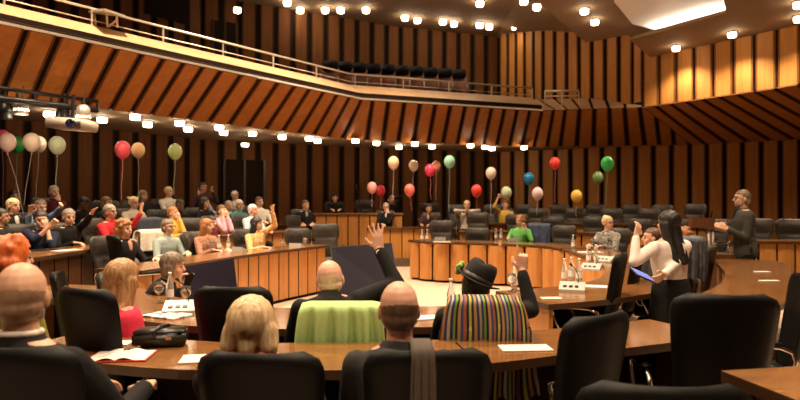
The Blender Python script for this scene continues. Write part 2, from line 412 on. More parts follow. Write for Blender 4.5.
lt = empty('cove_light', (0,0,0), 0, 'bright fluorescent cove strip behind the lip of the right ceiling panel', 'ceiling light')
MB().tube([(5.80,13.62,5.5),(6.76,12.02,5.5)], .03).build('tube', M['tube'], lt, True)
MB().box((6.28,12.82,5.445), (.1,1.8,.04), R(30.8)).build('batten', M['offwhite'], lt)

# floors: inner carpet and three raised tiers
struct(MB().prism([(-12,-4),(14,-4),(14,21),(-12,21)], -.2, 0).build('floor', M['carpet']))
B2 = [(-11,4.9),(-4.0,4.9),(-4.0,8.7),(-3.8,10),(-3.1,11.2),(-2.5,12.2),(-1.8,13.3),(-1.2,14.4),(-.9,15.1),(1.0,15.1),(1.3,13.6),(3.4,13.4),(4.8,12.4),(5.4,11),(5.7,9.6),(13.5,9.3)]
B3 = [(-11,5.2),(-5.4,5.2),(-5.4,9.2),(-5.0,10.9),(-4.2,12.4),(-3.4,13.4),(-2.6,14.3),(-1.9,15.3),(-1.6,16.6),(1.6,16.6),(1.8,15.0),(4.0,14.9),(5.6,14.0),(6.7,12.7),(7.2,12.2),(13.5,11.9)]
B4 = [(-11,5.5),(-6.8,5.5),(-6.75,9.5),(-6.2,11.5),(-5.2,13),(-4.2,14.3),(-3.2,15.5),(-2.6,16.6),(-1,17.2),(1.5,16.9),(2,16.35),(4.6,16.1),(6.6,15.1),(7.8,13.7),(8.2,13.3),(13.5,13.0)]
T2, T3, T4 = .2, .35, .48
for nm, B, z0, z1 in (('floor_tier_1', B2, 0, T2), ('floor_tier_2', B3, T2, T3), ('floor_tier_3', B4, T3, T4)):
    poly = B+[(13.5,21),(-11,21)]
    struct(MB().prism(poly, z0+.001, z1).build(nm, M['carpet2']))
# ------------------------------------------------------------------ desks
def desk(name, label, front, depth, ztop, z0=0, mats=None, per=.38, scal=.045, group=None, smooth=True, ends=(1, 1), top=None, panelz=None, inset=.05, outer=None):
    """front: the side that faces the middle; seats lie on the left of it when depth > 0"""
    t = empty(name, (front[0][0], front[0][1], z0), 0, label, 'desk', group)
    o0 = V((front[0][0], front[0][1], z0))
    P = [(p.x, p.y) for p in resample([(a, b, 0) for a, b in front], .12, smooth)]
    sg = 1 if depth > 0 else -1
    th = .045; A = off(P, -.03*sg); B = off(P, depth) if not outer else None; n = len(P)
    if outer:
        q = resample([(a, b, 0) for a, b in outer], .02, True); B = [tuple(q[round(i*(len(q)-1)/(n-1))][:2]) for i in range(n)]; th = .045
    mb = MB()
    mb.strip(lvl(A, ztop), lvl(B, ztop), 0); mb.strip(lvl(A, ztop-th), lvl(B, ztop-th), 1)
    mb.strip(lvl(A, ztop-th), lvl(A, ztop), 1); mb.strip(lvl(B, ztop-th), lvl(B, ztop), 1)
    for k in (0, -1): mb.add([(*A[k], ztop-th), (*B[k], ztop-th), (*B[k], ztop), (*A[k], ztop)], [(0,1,2,3)], 1)
    o = mb.build('tabletop', [top or M['top'], M['edge']], t, origin=o0); o.location = (0,0,0)
    m2 = mats or [M['front'], M['groove']]
    Q = [(p.x, p.y) for p in resample([(a, b, 0) for a, b in P], per)]
    Q = off(Q, inset*sg); mb = MB(); zb = z0+.05; zt = ztop-th
    for i in range(len(Q)-1):
        a, b = V((*Q[i], 0)), V((*Q[i+1], 0)); d = (b-a).normalized(); nr = V((d.y, -d.x, 0))*sg; pts = []
        for k in range(9):
            u = .045+.91*k/8; pts.append(a.lerp(b, u)+nr*(.012+scal*math.sin(PI*k/8)**.8))
        mb.strip([p+V((0,0,zb)) for p in pts], [p+V((0,0,zt)) for p in pts], 0)
        g = [a, b]; mb.strip([p+V((0,0,z0)) for p in g], [p+V((0,0,zt)) for p in g], 1)
        mb.strip([p+V((0,0,zb)) for p in pts], [p+V((0,0,zb))-nr*.05 for p in pts], 1)
    bk = off(Q, .05*sg); mb.strip(lvl(bk, z0), lvl(bk, zt), 1)
    o = mb.build('front_panel', m2, t, origin=o0, smooth='auto'); o.location = (0,0,0)
    for k, e in zip((0, -1), ends):
        if not e: continue
        a, b = V((*P[k], 0)), V((*B[k], 0)); ins = (V((*P[1 if k == 0 else -2], 0))-a).normalized()*.06
        a, b = a.lerp(b, .07)+ins, a.lerp(b, .93)+ins; c = (a+b)/2
        o = MB().box((c.x, c.y, (z0+zt)/2), ((b-a).length, .04, zt-z0-.002), math.atan2((b-a).y, (b-a).x)).build('end_panel', m2[0], t, origin=o0); o.location = (0,0,0)
    return t

DZ = .82
RING_IN_NEAR = [(.62,4.55),(.16,4.50),(-.79,4.44),(-1.35,4.60),(-1.9,4.98),(-2.45,5.5),(-3.3,5.75)]
desk('curved_desk', 'near curved desk of the inner ring, in front of the lime draped chair', RING_IN_NEAR, .72, DZ, 0, ends=(1, 1))
desk('curved_desk', 'left desk of the inner ring with slatted front, behind the dark screens', [(-2.88,6.66),(-2.4,8.3),(-1.98,9.4),(-1.30,10.7)], .62, DZ+.03, 0, per=.26, scal=.0, ends=(1, 1))
desk('curved_desk', 'far curved desk of the inner ring with scalloped front, before the woman in green',
     [(.20,12.75),(.55,12.2),(1.6,11.75),(2.55,11.1),(2.78,10.3)], .62, DZ, 0, per=.40, scal=.10, ends=(1, 0))
desk('curved_desk', 'right curved desk of the inner ring carrying bottles and microphone units',
     [(2.80,10.25),(2.78,9.4),(2.70,8.3),(2.52,7.3),(2.05,6.15),(1.45,5.58),(.86,5.30)], .74, DZ, 0, per=.40, scal=.06, ends=(0, 1))
desk('curved_desk', 'long near desk across the foreground in front of the two bald men', [(1.62,3.85),(1.1,3.62),(.7,3.47),(.1,3.24),(-.66,3.19),(-1.1,3.24),(-1.85,3.5)], .50, .85, 0, mats=[M['darkwood'], M['groove']], scal=0)
desk('oval_desk', 'broad wooden desk with rounded end at the right, behind the large black chair',
     [(4.18,7.95),(3.84,7.15),(3.50,6.4),(3.0,5.56),(2.42,4.85)], .95, .85, 0, per=.2, scal=.03, ends=(0, 0), outer=[(4.55,8.05),(4.85,7.7),(4.62,7.1),(4.3,6.6),(3.85,5.8),(3.25,4.9),(2.62,4.25)])
desk('corner_desk', 'desk corner reaching into the bottom right of the foreground', [(2.6,2.72),(1.8,2.42),(1.25,2.3)], .5, .95, 0, mats=[M['darkwood'], M['groove']], scal=0)
D2 = [M['wall'], M['groove']]
desk('tier_desk', 'dark wooden desk of the second row on the left, before the woman in navy', [(-4.05,5.3),(-4.05,8.6)], .55, T2+.8, T2, mats=[M['darkwood'], M['groove']], per=.3, scal=.0)
desk('tier_desk', 'second row desk on the left, behind the row of women seated at the ring', [(-3.98,9.3),(-3.82,10.1),(-3.14,11.25),(-2.55,12.25),(-1.9,13.2)], .5, T2+.8, T2, per=.3, scal=0)
desk('tier_desk', 'straight desk behind the aisle, in front of the suited man with glasses', [(-.85,15.2),(.95,15.2)], .5, T2+.78, 0.001, mats=D2, per=.3, scal=0)
desk('tier_desk', 'second row desk on the far right, behind the scalloped ring desk', [(1.35,13.7),(3.4,13.5),(4.85,12.5),(5.48,11.05)], .5, T2+.75, T2, mats=D2, per=.4, scal=.02)
desk('tier_desk', 'low slatted desk at the right edge, behind the standing man', [(5.85,9.75),(9.0,9.6)], .5, T2+.78, T2, mats=D2, per=.28, scal=.02)
desk('tier_desk', 'third row desk on the left among the seated audience', [(-5.42,5.6),(-5.42,9.1)], .42, T3+.75, T3, mats=[M['darkwood'], M['groove']], per=.3, scal=0)
desk('tier_desk', 'third row desk at the back left, behind the white haired people', [(-4.95,11.1),(-4.22,12.5),(-3.42,13.5),(-2.7,14.3)], .45, T3+.75, T3, mats=D2, per=.3, scal=0)
desk('tier_desk', 'third row desk at the back right, under the balloons', [(1.85,15.05),(4.0,14.95),(5.6,14.05),(6.7,12.75)], .42, T3+.75, T3, mats=D2, per=.4, scal=0)
pd = empty('podium', (-1.1,16.6,0), 0, 'raised dark wooden podium at the centre back with two chairs on it', 'podium')
MB().box((0,.2,.29), (2.35,1.35,.578)).build('platform', M['darkwood'], pd)
mb = MB()
for i in range(8): mb.box((-1.02+i*.292, -.56, .66), (.26,.03,1.22))
mb.box((0,-.53,.66), (2.3,.03,1.25), mi=1); mb.build('front_panel', [M['wall'], M['groove']], pd)
MB().box((0,-.32,1.31), (2.38,.6,.045)).build('tabletop', M['top'], pd)

# ------------------------------------------------------------------ chairs
ORD = ['first','second','third','fourth','fifth','sixth','seventh','eighth','ninth','tenth','eleventh','twelfth','thirteenth','fourteenth','fifteenth','sixteenth','seventeenth','eighteenth','nineteenth','twentieth']
def make_chair(name, leather, puff):
    t = empty(name, (0,0,0))
    mb = MB(); rings = []; NV = 22; NU = 10
    for i in range(NV+1):
        v = i/NV; z = .47+.65*v
        w = .195+.042*(v*v*(3-2*v))
        if puff: w = .21+.022*min(v/.5, 1)+(.040 if v > .62 else .040*max(0, (v-.52)/.1))
        if v > .86: q = (v-.86)/.14; w -= .075*(1-math.sqrt(max(0, 1-q*q)))
        if v < .1: w -= .04*(1-v/.1)
        th = (.028 if puff else .019) if 0 < i < NV else .008
        fb = 0
        if puff: fb = .03*math.exp(-((v-.82)/.13)**2)+.02*math.exp(-((v-.25)/.18)**2)-.02*math.exp(-((v-.6)/.03)**2)
        y0 = -.215-.11*v
        fr, bk = [], []
        for k in range(NU+1):
            u = -1+2*k/NU; e = max(0, (abs(u)-.8)/.2)
            y = y0+.055*abs(u)**2.4; tt = th*(1-.75*e*e)
            seam = -.006*math.exp(-(u/.04)**2)
            fr.append((u*w, y+tt+fb*(1-u**4), z)); bk.append((u*w, y-tt-seam*(-1), z))
        rings.append(fr+bk[::-1])
    mb.loft(rings); mb.build('backrest', leather, t, True)
    MB().box((0,.03,.44), (.50,.50,.10), bev=.035).build('seat', leather, t, True)
    for s in (-1, 1):
        a = MB(); x = (.27 if puff else .295)*s
        a.tube([(x*.8,-.10,.40),(x,-.12,.43),(x*1.02,-.17,.60),(x*1.02,-.15,.66),(x*1.02,-.08,.685),(x*1.02,.16,.685),(x*1.02,.21,.66),(x*1.02,.20,.60),(x,.12,.43),(x*.8,.10,.40)], .014, 8)
        ar = a.build('armrest', M['chrome'], t, True)
        MB().box((x*1.02,.03,.703), (.05,.26,.022), bev=.008).build('arm_pad', leather, ar, True)
    MB().lathe([(.032,.10),(.032,.26),(.022,.26),(.022,.395),(.06,.398)], n=12).build('column', M['chrome'], t, True)
    mb = MB()
    for k in range(5):
        a = 2*PI*k/5+.3; mb.tube([(0,0,.11),(.15*math.cos(a),.15*math.sin(a),.10),(.29*math.cos(a),.29*math.sin(a),.075)], [.026,.02,.014], 8)
    mb.build('star_base', M['chrome'], t, True)
    for k in range(5):
        a = 2*PI*k/5+.3
        MB().lathe([(.028,-.018),(.03,-.01),(.03,.01),(.028,.018)], (.29*math.cos(a),.29*math.sin(a),.031), 10, Matrix.Rotation(PI/2, 3, 'X')).build('caster', M['blackmetal'], t, True)
    return t
protoA = make_chair('office_chair', M['black'], False)
protoB = make_chair('office_chair', M['grey'], True)
used = {}
def chair(x, y, yaw, z0, label, dz=0, kind='B', group=None, sc=1.0):
    p = protoA if kind == 'A' else protoB
    c = copy_tree(p)
    c.location = (x, y, z0); c.rotation_euler = (0,0,yaw); c.scale = (sc, sc, 1)
    tag(c, label, 'chair', group)
    if abs(dz) > .002:
        for ch in c.children:
            if ch.name.startswith(('backrest', 'seat', 'armrest')): ch.location.z += dz
            elif ch.name.startswith('column'): ch.scale.z = (.398+dz)/.398
    return c
def face_to(x, y, tx=0, ty=8.5): return math.atan2(ty-y, tx-x)-PI/2

# ------------------------------------------------------------------ people
def hand(mb, w, d, pn, side, kind='open', k=1.0, fr=.0088):
    """w wrist, d direction of the fingers, pn palm normal, side +1 when the thumb lies along d x pn"""
    d = V(d).normalized(); pn = V(pn); pn = (pn-d*pn.dot(d)).normalized(); s = d.cross(pn)*side
    curl = {'open': .08, 'relaxed': .45, 'fist': 1.25, 'point': 1.3, 'curl': .75}[kind]
    kn = w+d*.088*k
    for q, rr in ((-.026, .017), (-.009, .018), (.009, .018), (.026, .017)):
        mb.cap(w+d*.012*k+s*q*.6*k, kn+s*q*k, .019*k, rr*k*.8, 10, .72, pn)
    L = (.066, .078, .084, .074)
    for i, q in enumerate((-.031, -.011, .010, .031)):
        c = curl
        if kind == 'point' and i == 3: c = .05
        spread = (q*2.4) if kind == 'open' else q*.6
        p = kn+s*q*k; dd = (d+s*spread*3).normalized() if kind == 'open' else d
        a = 0
        for j, fl in enumerate((.44, .31, .25)):
            a += c*(.8 if j == 0 else 1)
            dj = dd*math.cos(a)+pn*math.sin(a); e = p+dj*L[i]*k*fl
            mb.cap(p, e, fr*k*(1-.06*j), fr*k*(.93-.06*j), 8); p = e
    p = w+d*.028*k+s*.026*k; t1 = (d*.62+s*.78+pn*.25).normalized(); e = p+t1*.042*k
    mb.cap(p, e, .014*k, .0115*k, 8); t2 = (d*.85+s*(.45 if kind == 'open' else .05)+pn*.3).normalized()
    mb.cap(e, e+t2*.034*k, .0115*k, .0095*k, 8)

def ik(a, b, l1, l2, pole):
    d = b-a; L = d.length
    if L > (l1+l2)*.995: b = a+d*((l1+l2)*.995/L); d = b-a; L = d.length
    if L < abs(l1-l2)+.02: L = abs(l1-l2)+.02; b = a+d.normalized()*L; d = b-a
    n = d/L; x = (l1*l1-l2*l2+L*L)/(2*L); h = math.sqrt(max(0, l1*l1-x*x))
    p = V(pole); p = (p-n*p.dot(n)); p = p.normalized() if p.length > 1e-4 else V((0,0,-1))
    return a+n*x+p*h, b
def ell(c, rx, ry, n=20, R3=Matrix.Identity(3)):
    return [V(c)+(R3 @ V((rx*math.cos(2*PI*j/n), ry*math.sin(2*PI*j/n), 0))) for j in range(n)]
TORSO = [(-.13,.145,.105,0),(-.06,.175,.125,0),(.02,.172,.12,0),(.14,.142,.108,.005),(.26,.158,.118,.01),(.36,.178,.118,.005),(.43,.188,.10,0),(.475,.150,.082,0),(.505,.095,.07,0)]

def person(label, x, y, yaw, z0=0, pose='sit', lean=4, turn=0, nod=0, tilt=0, aL='lap', aR='lap', top='black', bottom='black', sk='f', hair='short', hc='brown',
           voxel=.010, dz=0, w=1.0, sleeve='long', glasses=False, beard=None, px=None, group=None, scarf=None, extra=None, size=1.0, cvox=None, twist=0, slean=0, skirt=False, collar=False, front=None, hunch=0):
    sit = pose == 'sit'
    hip = V((0, -.03 if sit else 0, (.57+dz) if sit else .95*size))
    la = R(lean); sp = V((math.sin(R(slean)), math.sin(la), math.cos(la))).normalized(); RL = Matrix.Rotation(-la, 3, 'X')
    tw = Matrix.Rotation(R(twist), 3, 'Z')
    k = size
    def S_(t, rx=0): return hip+sp*t*k+(RL @ tw @ V((rx*k*w, 0, 0)))
    neck = S_(.50); nd = (sp*.6+V((0,0,.55))).normalized(); hb = neck+nd*(.052-hunch)*k+V((0,hunch*.8,0))
    HR = Matrix.Rotation(R(turn), 3, 'Z') @ Matrix.Rotation(R(-nod), 3, 'X') @ Matrix.Rotation(R(tilt), 3, 'Y')
    hcen = hb+nd*.03*k+HR @ V((0,.012,.065))*k
    if px is not None:                      # put the head on this column and row of the photograph at depth y
        wx = (px[0]-400)/F*y; Rz = Matrix.Rotation(yaw, 3, 'Z'); o = Rz @ hcen
        x = wx-o.x; y = y-o.y
        if len(px) > 1:
            want = CZ+(HY-px[1])/F*(y+o.y)-z0; d = want-hcen.z
            d = max(-.17, min(.2, d)) if sit else d
            if sit: return person(label, x, y, yaw, z0, pose, lean, turn, nod, tilt, aL, aR, top, bottom, sk, hair, hc, voxel, dz+d, w, sleeve, glasses, beard, None, group, scarf, extra, size, cvox, twist, slean, skirt, collar, front, hunch)
    root = empty('person', (x, y, z0), yaw, label, 'person', group)
    inv = Matrix.Translation(V((x, y, z0))) @ Matrix.Rotation(yaw, 4, 'Z'); inv = inv.inverted()
    body, clo, leg = MB(), MB(), MB()
    fat = .012 if top in ('pink','sage','green','mustard','white','blush','cream') else .018
    body.loft([ell(S_(t)+RL@V((0,yy,0)), rx*k*w*.94, ry*k*.92, 18, RL@tw) for t, rx, ry, yy in TORSO])
    clo.loft([ell(S_(t)+RL@V((0,yy,0)), rx*k*w+fat*.7, ry*k+fat, 20, RL@tw) for t, rx, ry, yy in TORSO[(0 if top != 'x' else 0):-1]]+[ell(S_(.500), .082*k, .074*k, 20, RL@tw), ell(S_(.525), .066*k, .066*k, 20, RL@tw)])
    body.cap(S_(.46), hb+nd*.03*k, .058*k, .052*k, 14)
    # head
    H = lambda a, b, c: hcen+HR @ V((a, b, c))*k
    body.ball(H(0,-.008,.022), (.077*k,.094*k,.092*k), HR); body.ball(H(0,.022,-.045), (.058*k,.066*k,.066*k), HR)
    body.ball(H(0,.058,-.088), (.026*k,.026*k,.020*k), HR, 10, 8)
    body.cap(H(0,.082,.012), H(0,.101,-.022), .010*k, .015*k, 8); body.ball(H(0,.080,-.060), (.024*k,.012*k,.010*k), HR, 8, 6)
    body.ball(H(0,.070,.034), (.055*k,.018*k,.012*k), HR, 10, 6)
    for s in (-1, 1):
        body.ball(H(.078*s,-.005,-.012), (.010*k,.020*k,.032*k), HR, 8, 8); body.ball(H(.040*s,.055,-.030), (.022*k,.022*k,.022*k), HR, 8, 6)
    # arms
    for s, spec in ((-1, aL), (1, aR)):
        sh = S_(.425, .172*s)
        mode, pole, hd, pn, ext = 'relaxed', V((s*.5,-.3,-1)), None, None, None
        dk = .86-z0 if z0 < .1 else .84
        if isinstance(spec, tuple):
            tg = inv @ V(spec[1]) if spec[0] == 'w' else V(spec[1])
            mode = spec[2] if len(spec) > 2 else 'open'
            if len(spec) > 3 and spec[3] is not None: pole = V(spec[3])
            if len(spec) > 4 and spec[4] is not None: hd = V(spec[4])
            if len(spec) > 5: pn = V(spec[5])
            wr = tg
        elif spec == 'lap': wr = hip+V((.11*s,.30,.04)) if sit else hip+V((.24*s,.03,-.10))
        elif spec == 'hang': wr = hip+V((.24*s,.03,-.10)); pole = V((s*.3,-1,0))
        elif spec == 'desk': wr = V((.13*s,.40,dk+.01)); hd = V((-.5*s,1,-.05)); pn = V((0,0,-1))
        elif spec == 'cross': wr = S_(.16, -.06*s)+V((0,.20,0)); hd = V((-1*s,.1,.1)); pn = V((0,-1,0))
        elif spec == 'chin': wr = hcen+V((.05*s,.09,-.16))*k; hd = V((-.2*s,-.15,1)); pn = V((0,-1,.2)); mode = 'curl'
        elif spec == 'face': wr = hcen+V((.06*s,.10,-.12))*k; hd = V((-.3*s,-.05,1)); pn = V((0,-1,.1)); mode = 'relaxed'
        if wr.z > sh.z+.1: sh = sh+V((-.015*s,0,.045*k))
        el, wr = ik(sh, wr, .285*k, .255*k, pole)
        fd = (wr-el).normalized()
        body.cap(sh, el, .046*k*w, .037*k, 12); body.cap(el, wr, .037*k, .025*k, 12)
        hd = hd if hd is not None else fd
        pn = pn if pn is not None else (V((0,1,0)) if fd.z > .5 else V((-s,0,-.3)))
        d_ = hd.normalized(); p_ = (pn-d_*pn.dot(d_)).normalized(); inw = d_.cross(p_)
        # thumb points to the head side of a raised hand, otherwise up / inwards
        want = V((-s,0,.4)) if fd.z > .3 else V((-s,.2,.8))
        hand(body, wr, hd, pn, 1 if inw.dot(want) > 0 else -1, mode, k*1.0, .0088 if voxel < .008 else .0105)
        clo.cap(sh, el, (.058)*k*w+fat*.3, .044*k+fat*.4, 12)
        if sleeve == 'long': clo.cap(el, el.lerp(wr, .90), .044*k+fat*.4, .033*k+fat*.3, 12)
        elif sleeve == 'half': clo.cap(el, el.lerp(wr, .25), .044*k+fat*.4, .042*k+fat*.3, 12)
        # legs
        if sit:
            hj = hip+V((.09*s,.0,-.03)); kn = V((.13*s,.42,.53+dz*.6)); an = V((.13*s,.40,.09))
        else:
            hj = hip+V((.09*s,0,-.03)); kn = V((.10*s,.015,.50*k)); an = V((.10*s,-.01,.09))
        body.cap(hj, kn, .070*k, .05*k, 12); body.cap(kn, an, .048*k, .034*k, 12); body.cap(an, an+V((0,.12,-.045)), .032*k, .028*k, 10)
        leg.cap(hj, kn, .092*k, .066*k, 12); leg.cap(kn, an+V((0,0,.03)), .064*k, .055*k, 12)
        sh_ = MB(); sh_.cap(an+V((0,-.03,-.035)), an+V((0,.15,-.048)), .047, .038, 12); so = sh_.build('shoe', M['shoe'], root, True)
    leg.loft([ell(S_(t), rx*k*w*1.02+.01, ry*k*1.02+.01, 18, RL) for t, rx, ry, yy in TORSO[:(3 if sit else 4)]])
    if skirt: leg.loft([ell(hip+V((0,0,z)), a, b, 20) for z, a, b in ((-.50,.20,.19),(-.3,.20,.18),(-.1,.185,.155),(.03,.170,.14),(.12,.150,.122))])
    remesh(body, 'body', SK[sk], root, voxel, 2)
    remesh(clo, 'shirt' if top in ('white','green','mustard','blush','pink') else 'jacket', CL[top], root, cvox or max(voxel, .011), 3,
           wob=(lambda c: .006*noise.noise(c*9)) if voxel < .008 else None)
    remesh(leg, 'trousers', CL[bottom], root, .016, 3)
    # face
    for s in (-1, 1): MB().ball(H(.030*s,.0755,.004), (.012*k,.008*k,.0075*k), HR, 8, 6).build('eye', M['eye'], root, True)
    MB().ball(H(0,.092,-.058), (.022*k,.007*k,.0065*k), HR, 8, 6).build('mouth', M['lip'], root, True)
    if hc and hair: 
        for s in (-1, 1): MB().cap(H(.014*s,.086,.030), H(.046*s,.074,.032), .0045*k, .0035*k, 6).build('eyebrow', HA['dim' if hc in ('white','grey','blond','dim') else hc], root, True)
    HRi = HR.inverted()
    def loc(c): return HRi @ (c-hcen)/k
    hm = MB(); hv = max(voxel, .008) if voxel < .008 else .010
    if hair:
        cap_c, cap_r = (0,-.014,.030), (.087,.102,.095)
        if hair in ('short', 'bald', 'crop'):
            g = .0 if hair == 'short' else -.005
            hm.ball(H(*cap_c), tuple((q+g)*k for q in cap_r), HR, 20, 14)
            if hair == 'bald':
                hm = MB(); hm.ball(H(0,-.010,.022), (.080*k,.0965*k,.094*k), HR, 20, 14); hm.ball(H(0,-.022,-.03), (.074*k,.078*k,.062*k), HR, 16, 10)
                keep = lambda c: (lambda p: -.078 < p.z < .018+.25*max(0, -p.y-.03) and p.y < .020 and not (p.z < -.02 and p.y > -.015))(loc(c))
            else:
                hm.ball(H(0,-.030,-.035), (.078*k,.075*k,.06*k), HR, 16, 10)
                keep = lambda c: (lambda p: p.z > -.085 and not (p.y > .018 and p.z < .052+.2*abs(p.x)*0 and abs(p.x) < .2) and not (p.z < -.01 and p.y > -.012))(loc(c))
        elif hair in ('bob', 'long', 'vlong'):
            hm.ball(H(0,-.014,.030), (.094*k,.108*k,.100*k), HR, 20, 14)
            dn = {'bob': .06, 'long': .21, 'vlong': .34}[hair]
            for s in (-1, 0, 1):
                for q in (0, 1):
                    top_ = H(.062*s,-.030-.025*(s == 0)+.025*q*abs(s),-.01); bt = top_+V((0,0,-dn*k))+(HR@V((.018*s,-.012,0)))
                    if dn > .15:
                        md = top_+V((0,0,-.13*k))+(HR@V((.004*s,-.030,0)))*k; bt = top_+V((0,0,-dn*k))+(HR@V((.012*s,-.105,0)))*k
                        hm.cap(top_, md, .046*k, .042*k, 12); hm.cap(md, bt, .042*k, .030*k, 12)
                    else: hm.cap(top_, bt, .046*k, .036*k, 12)
            keep = lambda c: (lambda p: not (p.y > .024+.0*abs(p.x) and -.2 < p.z < .058-abs(p.x)*.35 and abs(p.x) < .078) and not (p.z < -.10 and p.y > .045))(loc(c))
        elif hair in ('curly', 'bigcurly', 'bun', 'pigtails', 'cap'):
            e = .012 if hair == 'bigcurly' else .004
            hm.ball(H(0,-.018,.034), ((.088+e)*k,(.100+e)*k,(.092+e)*k), HR, 20, 14)
            if hair in ('curly', 'bigcurly'):
                rnd = random.Random(len(label))
                for _ in range(34):
                    a = rnd.uniform(0, 2*PI); b = rnd.uniform(-.6 if hair == 'curly' else -.9, 1.3)
                    q = V((math.cos(a)*math.cos(b), math.sin(a)*math.cos(b), math.sin(b)))
                    if q.y > .45 and q.z < .5: continue
                    hm.ball(H(q.x*(.088+e), -.02+q.y*(.098+e), .025+q.z*(.092+e)), rnd.uniform(.020,.032)*k, None, 8, 6)
                if hair == 'bigcurly':
                    for s in (-1, 0, 1): hm.cap(H(.07*s,-.04,-.02), H(.078*s,-.06,-.14), .05*k, .04*k, 10)
            if hair == 'bun': hm.ball(H(0,-.075,.10), .042*k, None, 12, 8)
            if hair == 'pigtails':
                for s in (-1, 1): hm.cap(H(.07*s,-.03,.09), H(.10*s,-.035,.10), .022*k, .026*k, 8)
            keep = lambda c: (lambda p: not (p.y > .028 and p.z < .058 and abs(p.x) < .075) and p.z > -.24)(loc(c))
        amp = (.0008 if hair == 'bald' else .0035) if voxel < .008 else .002
        fq = 70 if voxel < .008 else 40
        wb = lambda c: amp*noise.noise(V((c.x*fq, c.y*fq, c.z*fq*.12)))
        remesh(hm, 'hair', HA[hc], root, .005 if hair == 'bald' and voxel < .008 else hv, 3, keep, wb)
    if beard:
        bm_ = MB(); bm_.ball(H(0,.030,-.062), (.062*k,.062*k,.056*k), HR, 16, 10)
        remesh(bm_, 'beard', HA[beard], root, hv, 1, lambda c: (lambda p: p.z < -.05+abs(p.x)*.5 and p.y > .0 and not (abs(p.x) < .022 and p.z > -.068 and p.y > .07))(loc(c)))
    if glasses:
        g = MB()
        for s in (-1, 1):
            cc = [H(.032*s+.024*math.cos(a*PI/6), .098, .004+.018*math.sin(a*PI/6)) for a in range(13)]; g.tube(cc, .0028, 6)
            g.tube([H(.056*s,.096,.008), H(.082*s,.0,.004)], .0025, 6)
        g.tube([H(-.008,.098,.008), H(.008,.098,.008)], .0025, 6); g.build('glasses', M['blackmetal'], root, True)
    if collar:
        c = MB(); c.tube([S_(.528)+RL@V((.060*k*math.cos(2*PI*i/20), .060*k*math.sin(2*PI*i/20), .0)) for i in range(21)], .011, 8); c.build('collar', CL['white'], root, True)
    if front:
        c = MB(); c.ball(S_(.39)+RL@V((0,.090,0)), (.042*k,.045*k,.12*k), RL, 14, 10); c.build('shirt_front', CL[front], root, True)
    if scarf:
        c = MB(); 
        for j, (dzz, rr_) in enumerate(((.455, .105), (.495, .095), (.535, .085))):
            ring = [S_(dzz)+V((rr_*k*math.cos(2*PI*i/20), (rr_*.9)*k*math.sin(2*PI*i/20), .010*math.sin(i*2.1+j))) for i in range(21)]
            c.tube(ring, .024, 8)
        remesh(c, 'scarf', scarf, root, .008, 2)
    root['_h'] = 0; del root['_h']
    return root, hcen, S_, hip, H, HR
# ------------------------------------------------------------------ seated and standing people
UP = lambda px, Y, py, mode='open', pole=None, hd=None: ('w', at(px, Y, py), mode, pole, hd)
PEOPLE = []
def pp(label, px, py, Y, yaw, z0, ch=None, cyaw=None, **kw):
    r, hc, S_, hip, H, HR = person(label, 0, Y, R(yaw), z0, px=(px, py), **kw)
    PEOPLE.append(r)
    if ch:
        dz = hip.z-.57
        f = V((-math.sin(R(cyaw if cyaw is not None else yaw)), math.cos(R(cyaw if cyaw is not None else yaw)), 0))
        cc = chair(r.location.x-f.x*.02, r.location.y-f.y*.02, R(cyaw if cyaw is not None else yaw), z0, ch[1], min(dz, .1) if dz > 0 else max(dz, -.12), ch[0])
        return r, hc, S_, hip, H, HR, cc
    return r, hc, S_, hip, H, HR
A, B = 'A', 'B'
CL['peach'] = plain('peach blouse', (.75,.34,.22), .8)
# foreground, seen from behind
n1 = pp('bald man in black jacket seated at the bottom left, back to the camera', 22, 296, 2.02, -8, 0, None, lean=3, turn=24, slean=-8, aL='desk', aR='desk', top='black', collar=True, hair='bald', hc='stubble', beard='grey', sk='f', voxel=.006)
n2 = pp('balding man in charcoal sweater seated at the bottom centre with grey scarf on his chair', 399, 309, 2.42, 0, 0, None, lean=6, turn=6, slean=-2, aL='desk', aR='desk', top='charcoal', hair='bald', hc='stubbled', sk='p', voxel=.006)
n3 = pp('blond haired woman with orange black scarf seated behind a black chair back', 252, 326, 2.42, -4, 0, None, lean=4, turn=0, aL='desk', aR='desk', top='black', hair='bob', hc='blond', scarf=M['scarf'], voxel=.006)
n4 = pp('woman in crimson sweater with long light brown hair at the near ring desk', 123, 279, 3.62, -50, 0, None, lean=6, turn=30, slean=-14, aL='lap', aR='lap', top='pink', hair='long', hc='lightbrown', sk='p', voxel=.007, w=1.15)
n5 = pp('person with bright orange hair and olive scarf behind the bald man at the left edge', 13, 259, 3.35, -30, 0, (A, 'black chair of the orange haired person at the left edge'), lean=4, top='olive', hair='bigcurly', hc='orange', voxel=.008)
n6 = pp('grey haired woman in black holding up a phone, inside the ring on the left', 173, 266, 5.3, -80, 0, (B, 'dark chair of the grey haired woman with the phone'), lean=27, nod=8, aR=UP(181, 5.15, 288, 'curl', (.2,-.3,-1)), aL=UP(187, 5.35, 286, 'curl'), top='black', hair='bob', hc='dim', sk='f', voxel=.007)
n7 = pp('bald man in black raising his hand with a wristwatch, before the lime draped chair', 330, 279, 3.62, 8, 0, None, hunch=.055, lean=12, turn=-5, tilt=-4, aL='desk', aR=UP(379, 3.82, 250, 'open', (1,0,-.3), (-.12,.1,1)), top='black', hair='bald', hc='pinkwhite', sk='p', voxel=.006)
n8 = pp('person in black felt hat raising a finger before the striped blanket', 476, 288, 3.62, -6, 0, None, hunch=.05, lean=9, turn=-12, tilt=10, aL='desk', aR=UP(522, 3.82, 271, 'point', (.7,.1,-1), (.02,.05,1)), top='black', hair='short', hc='black', sk='p', voxel=.006)
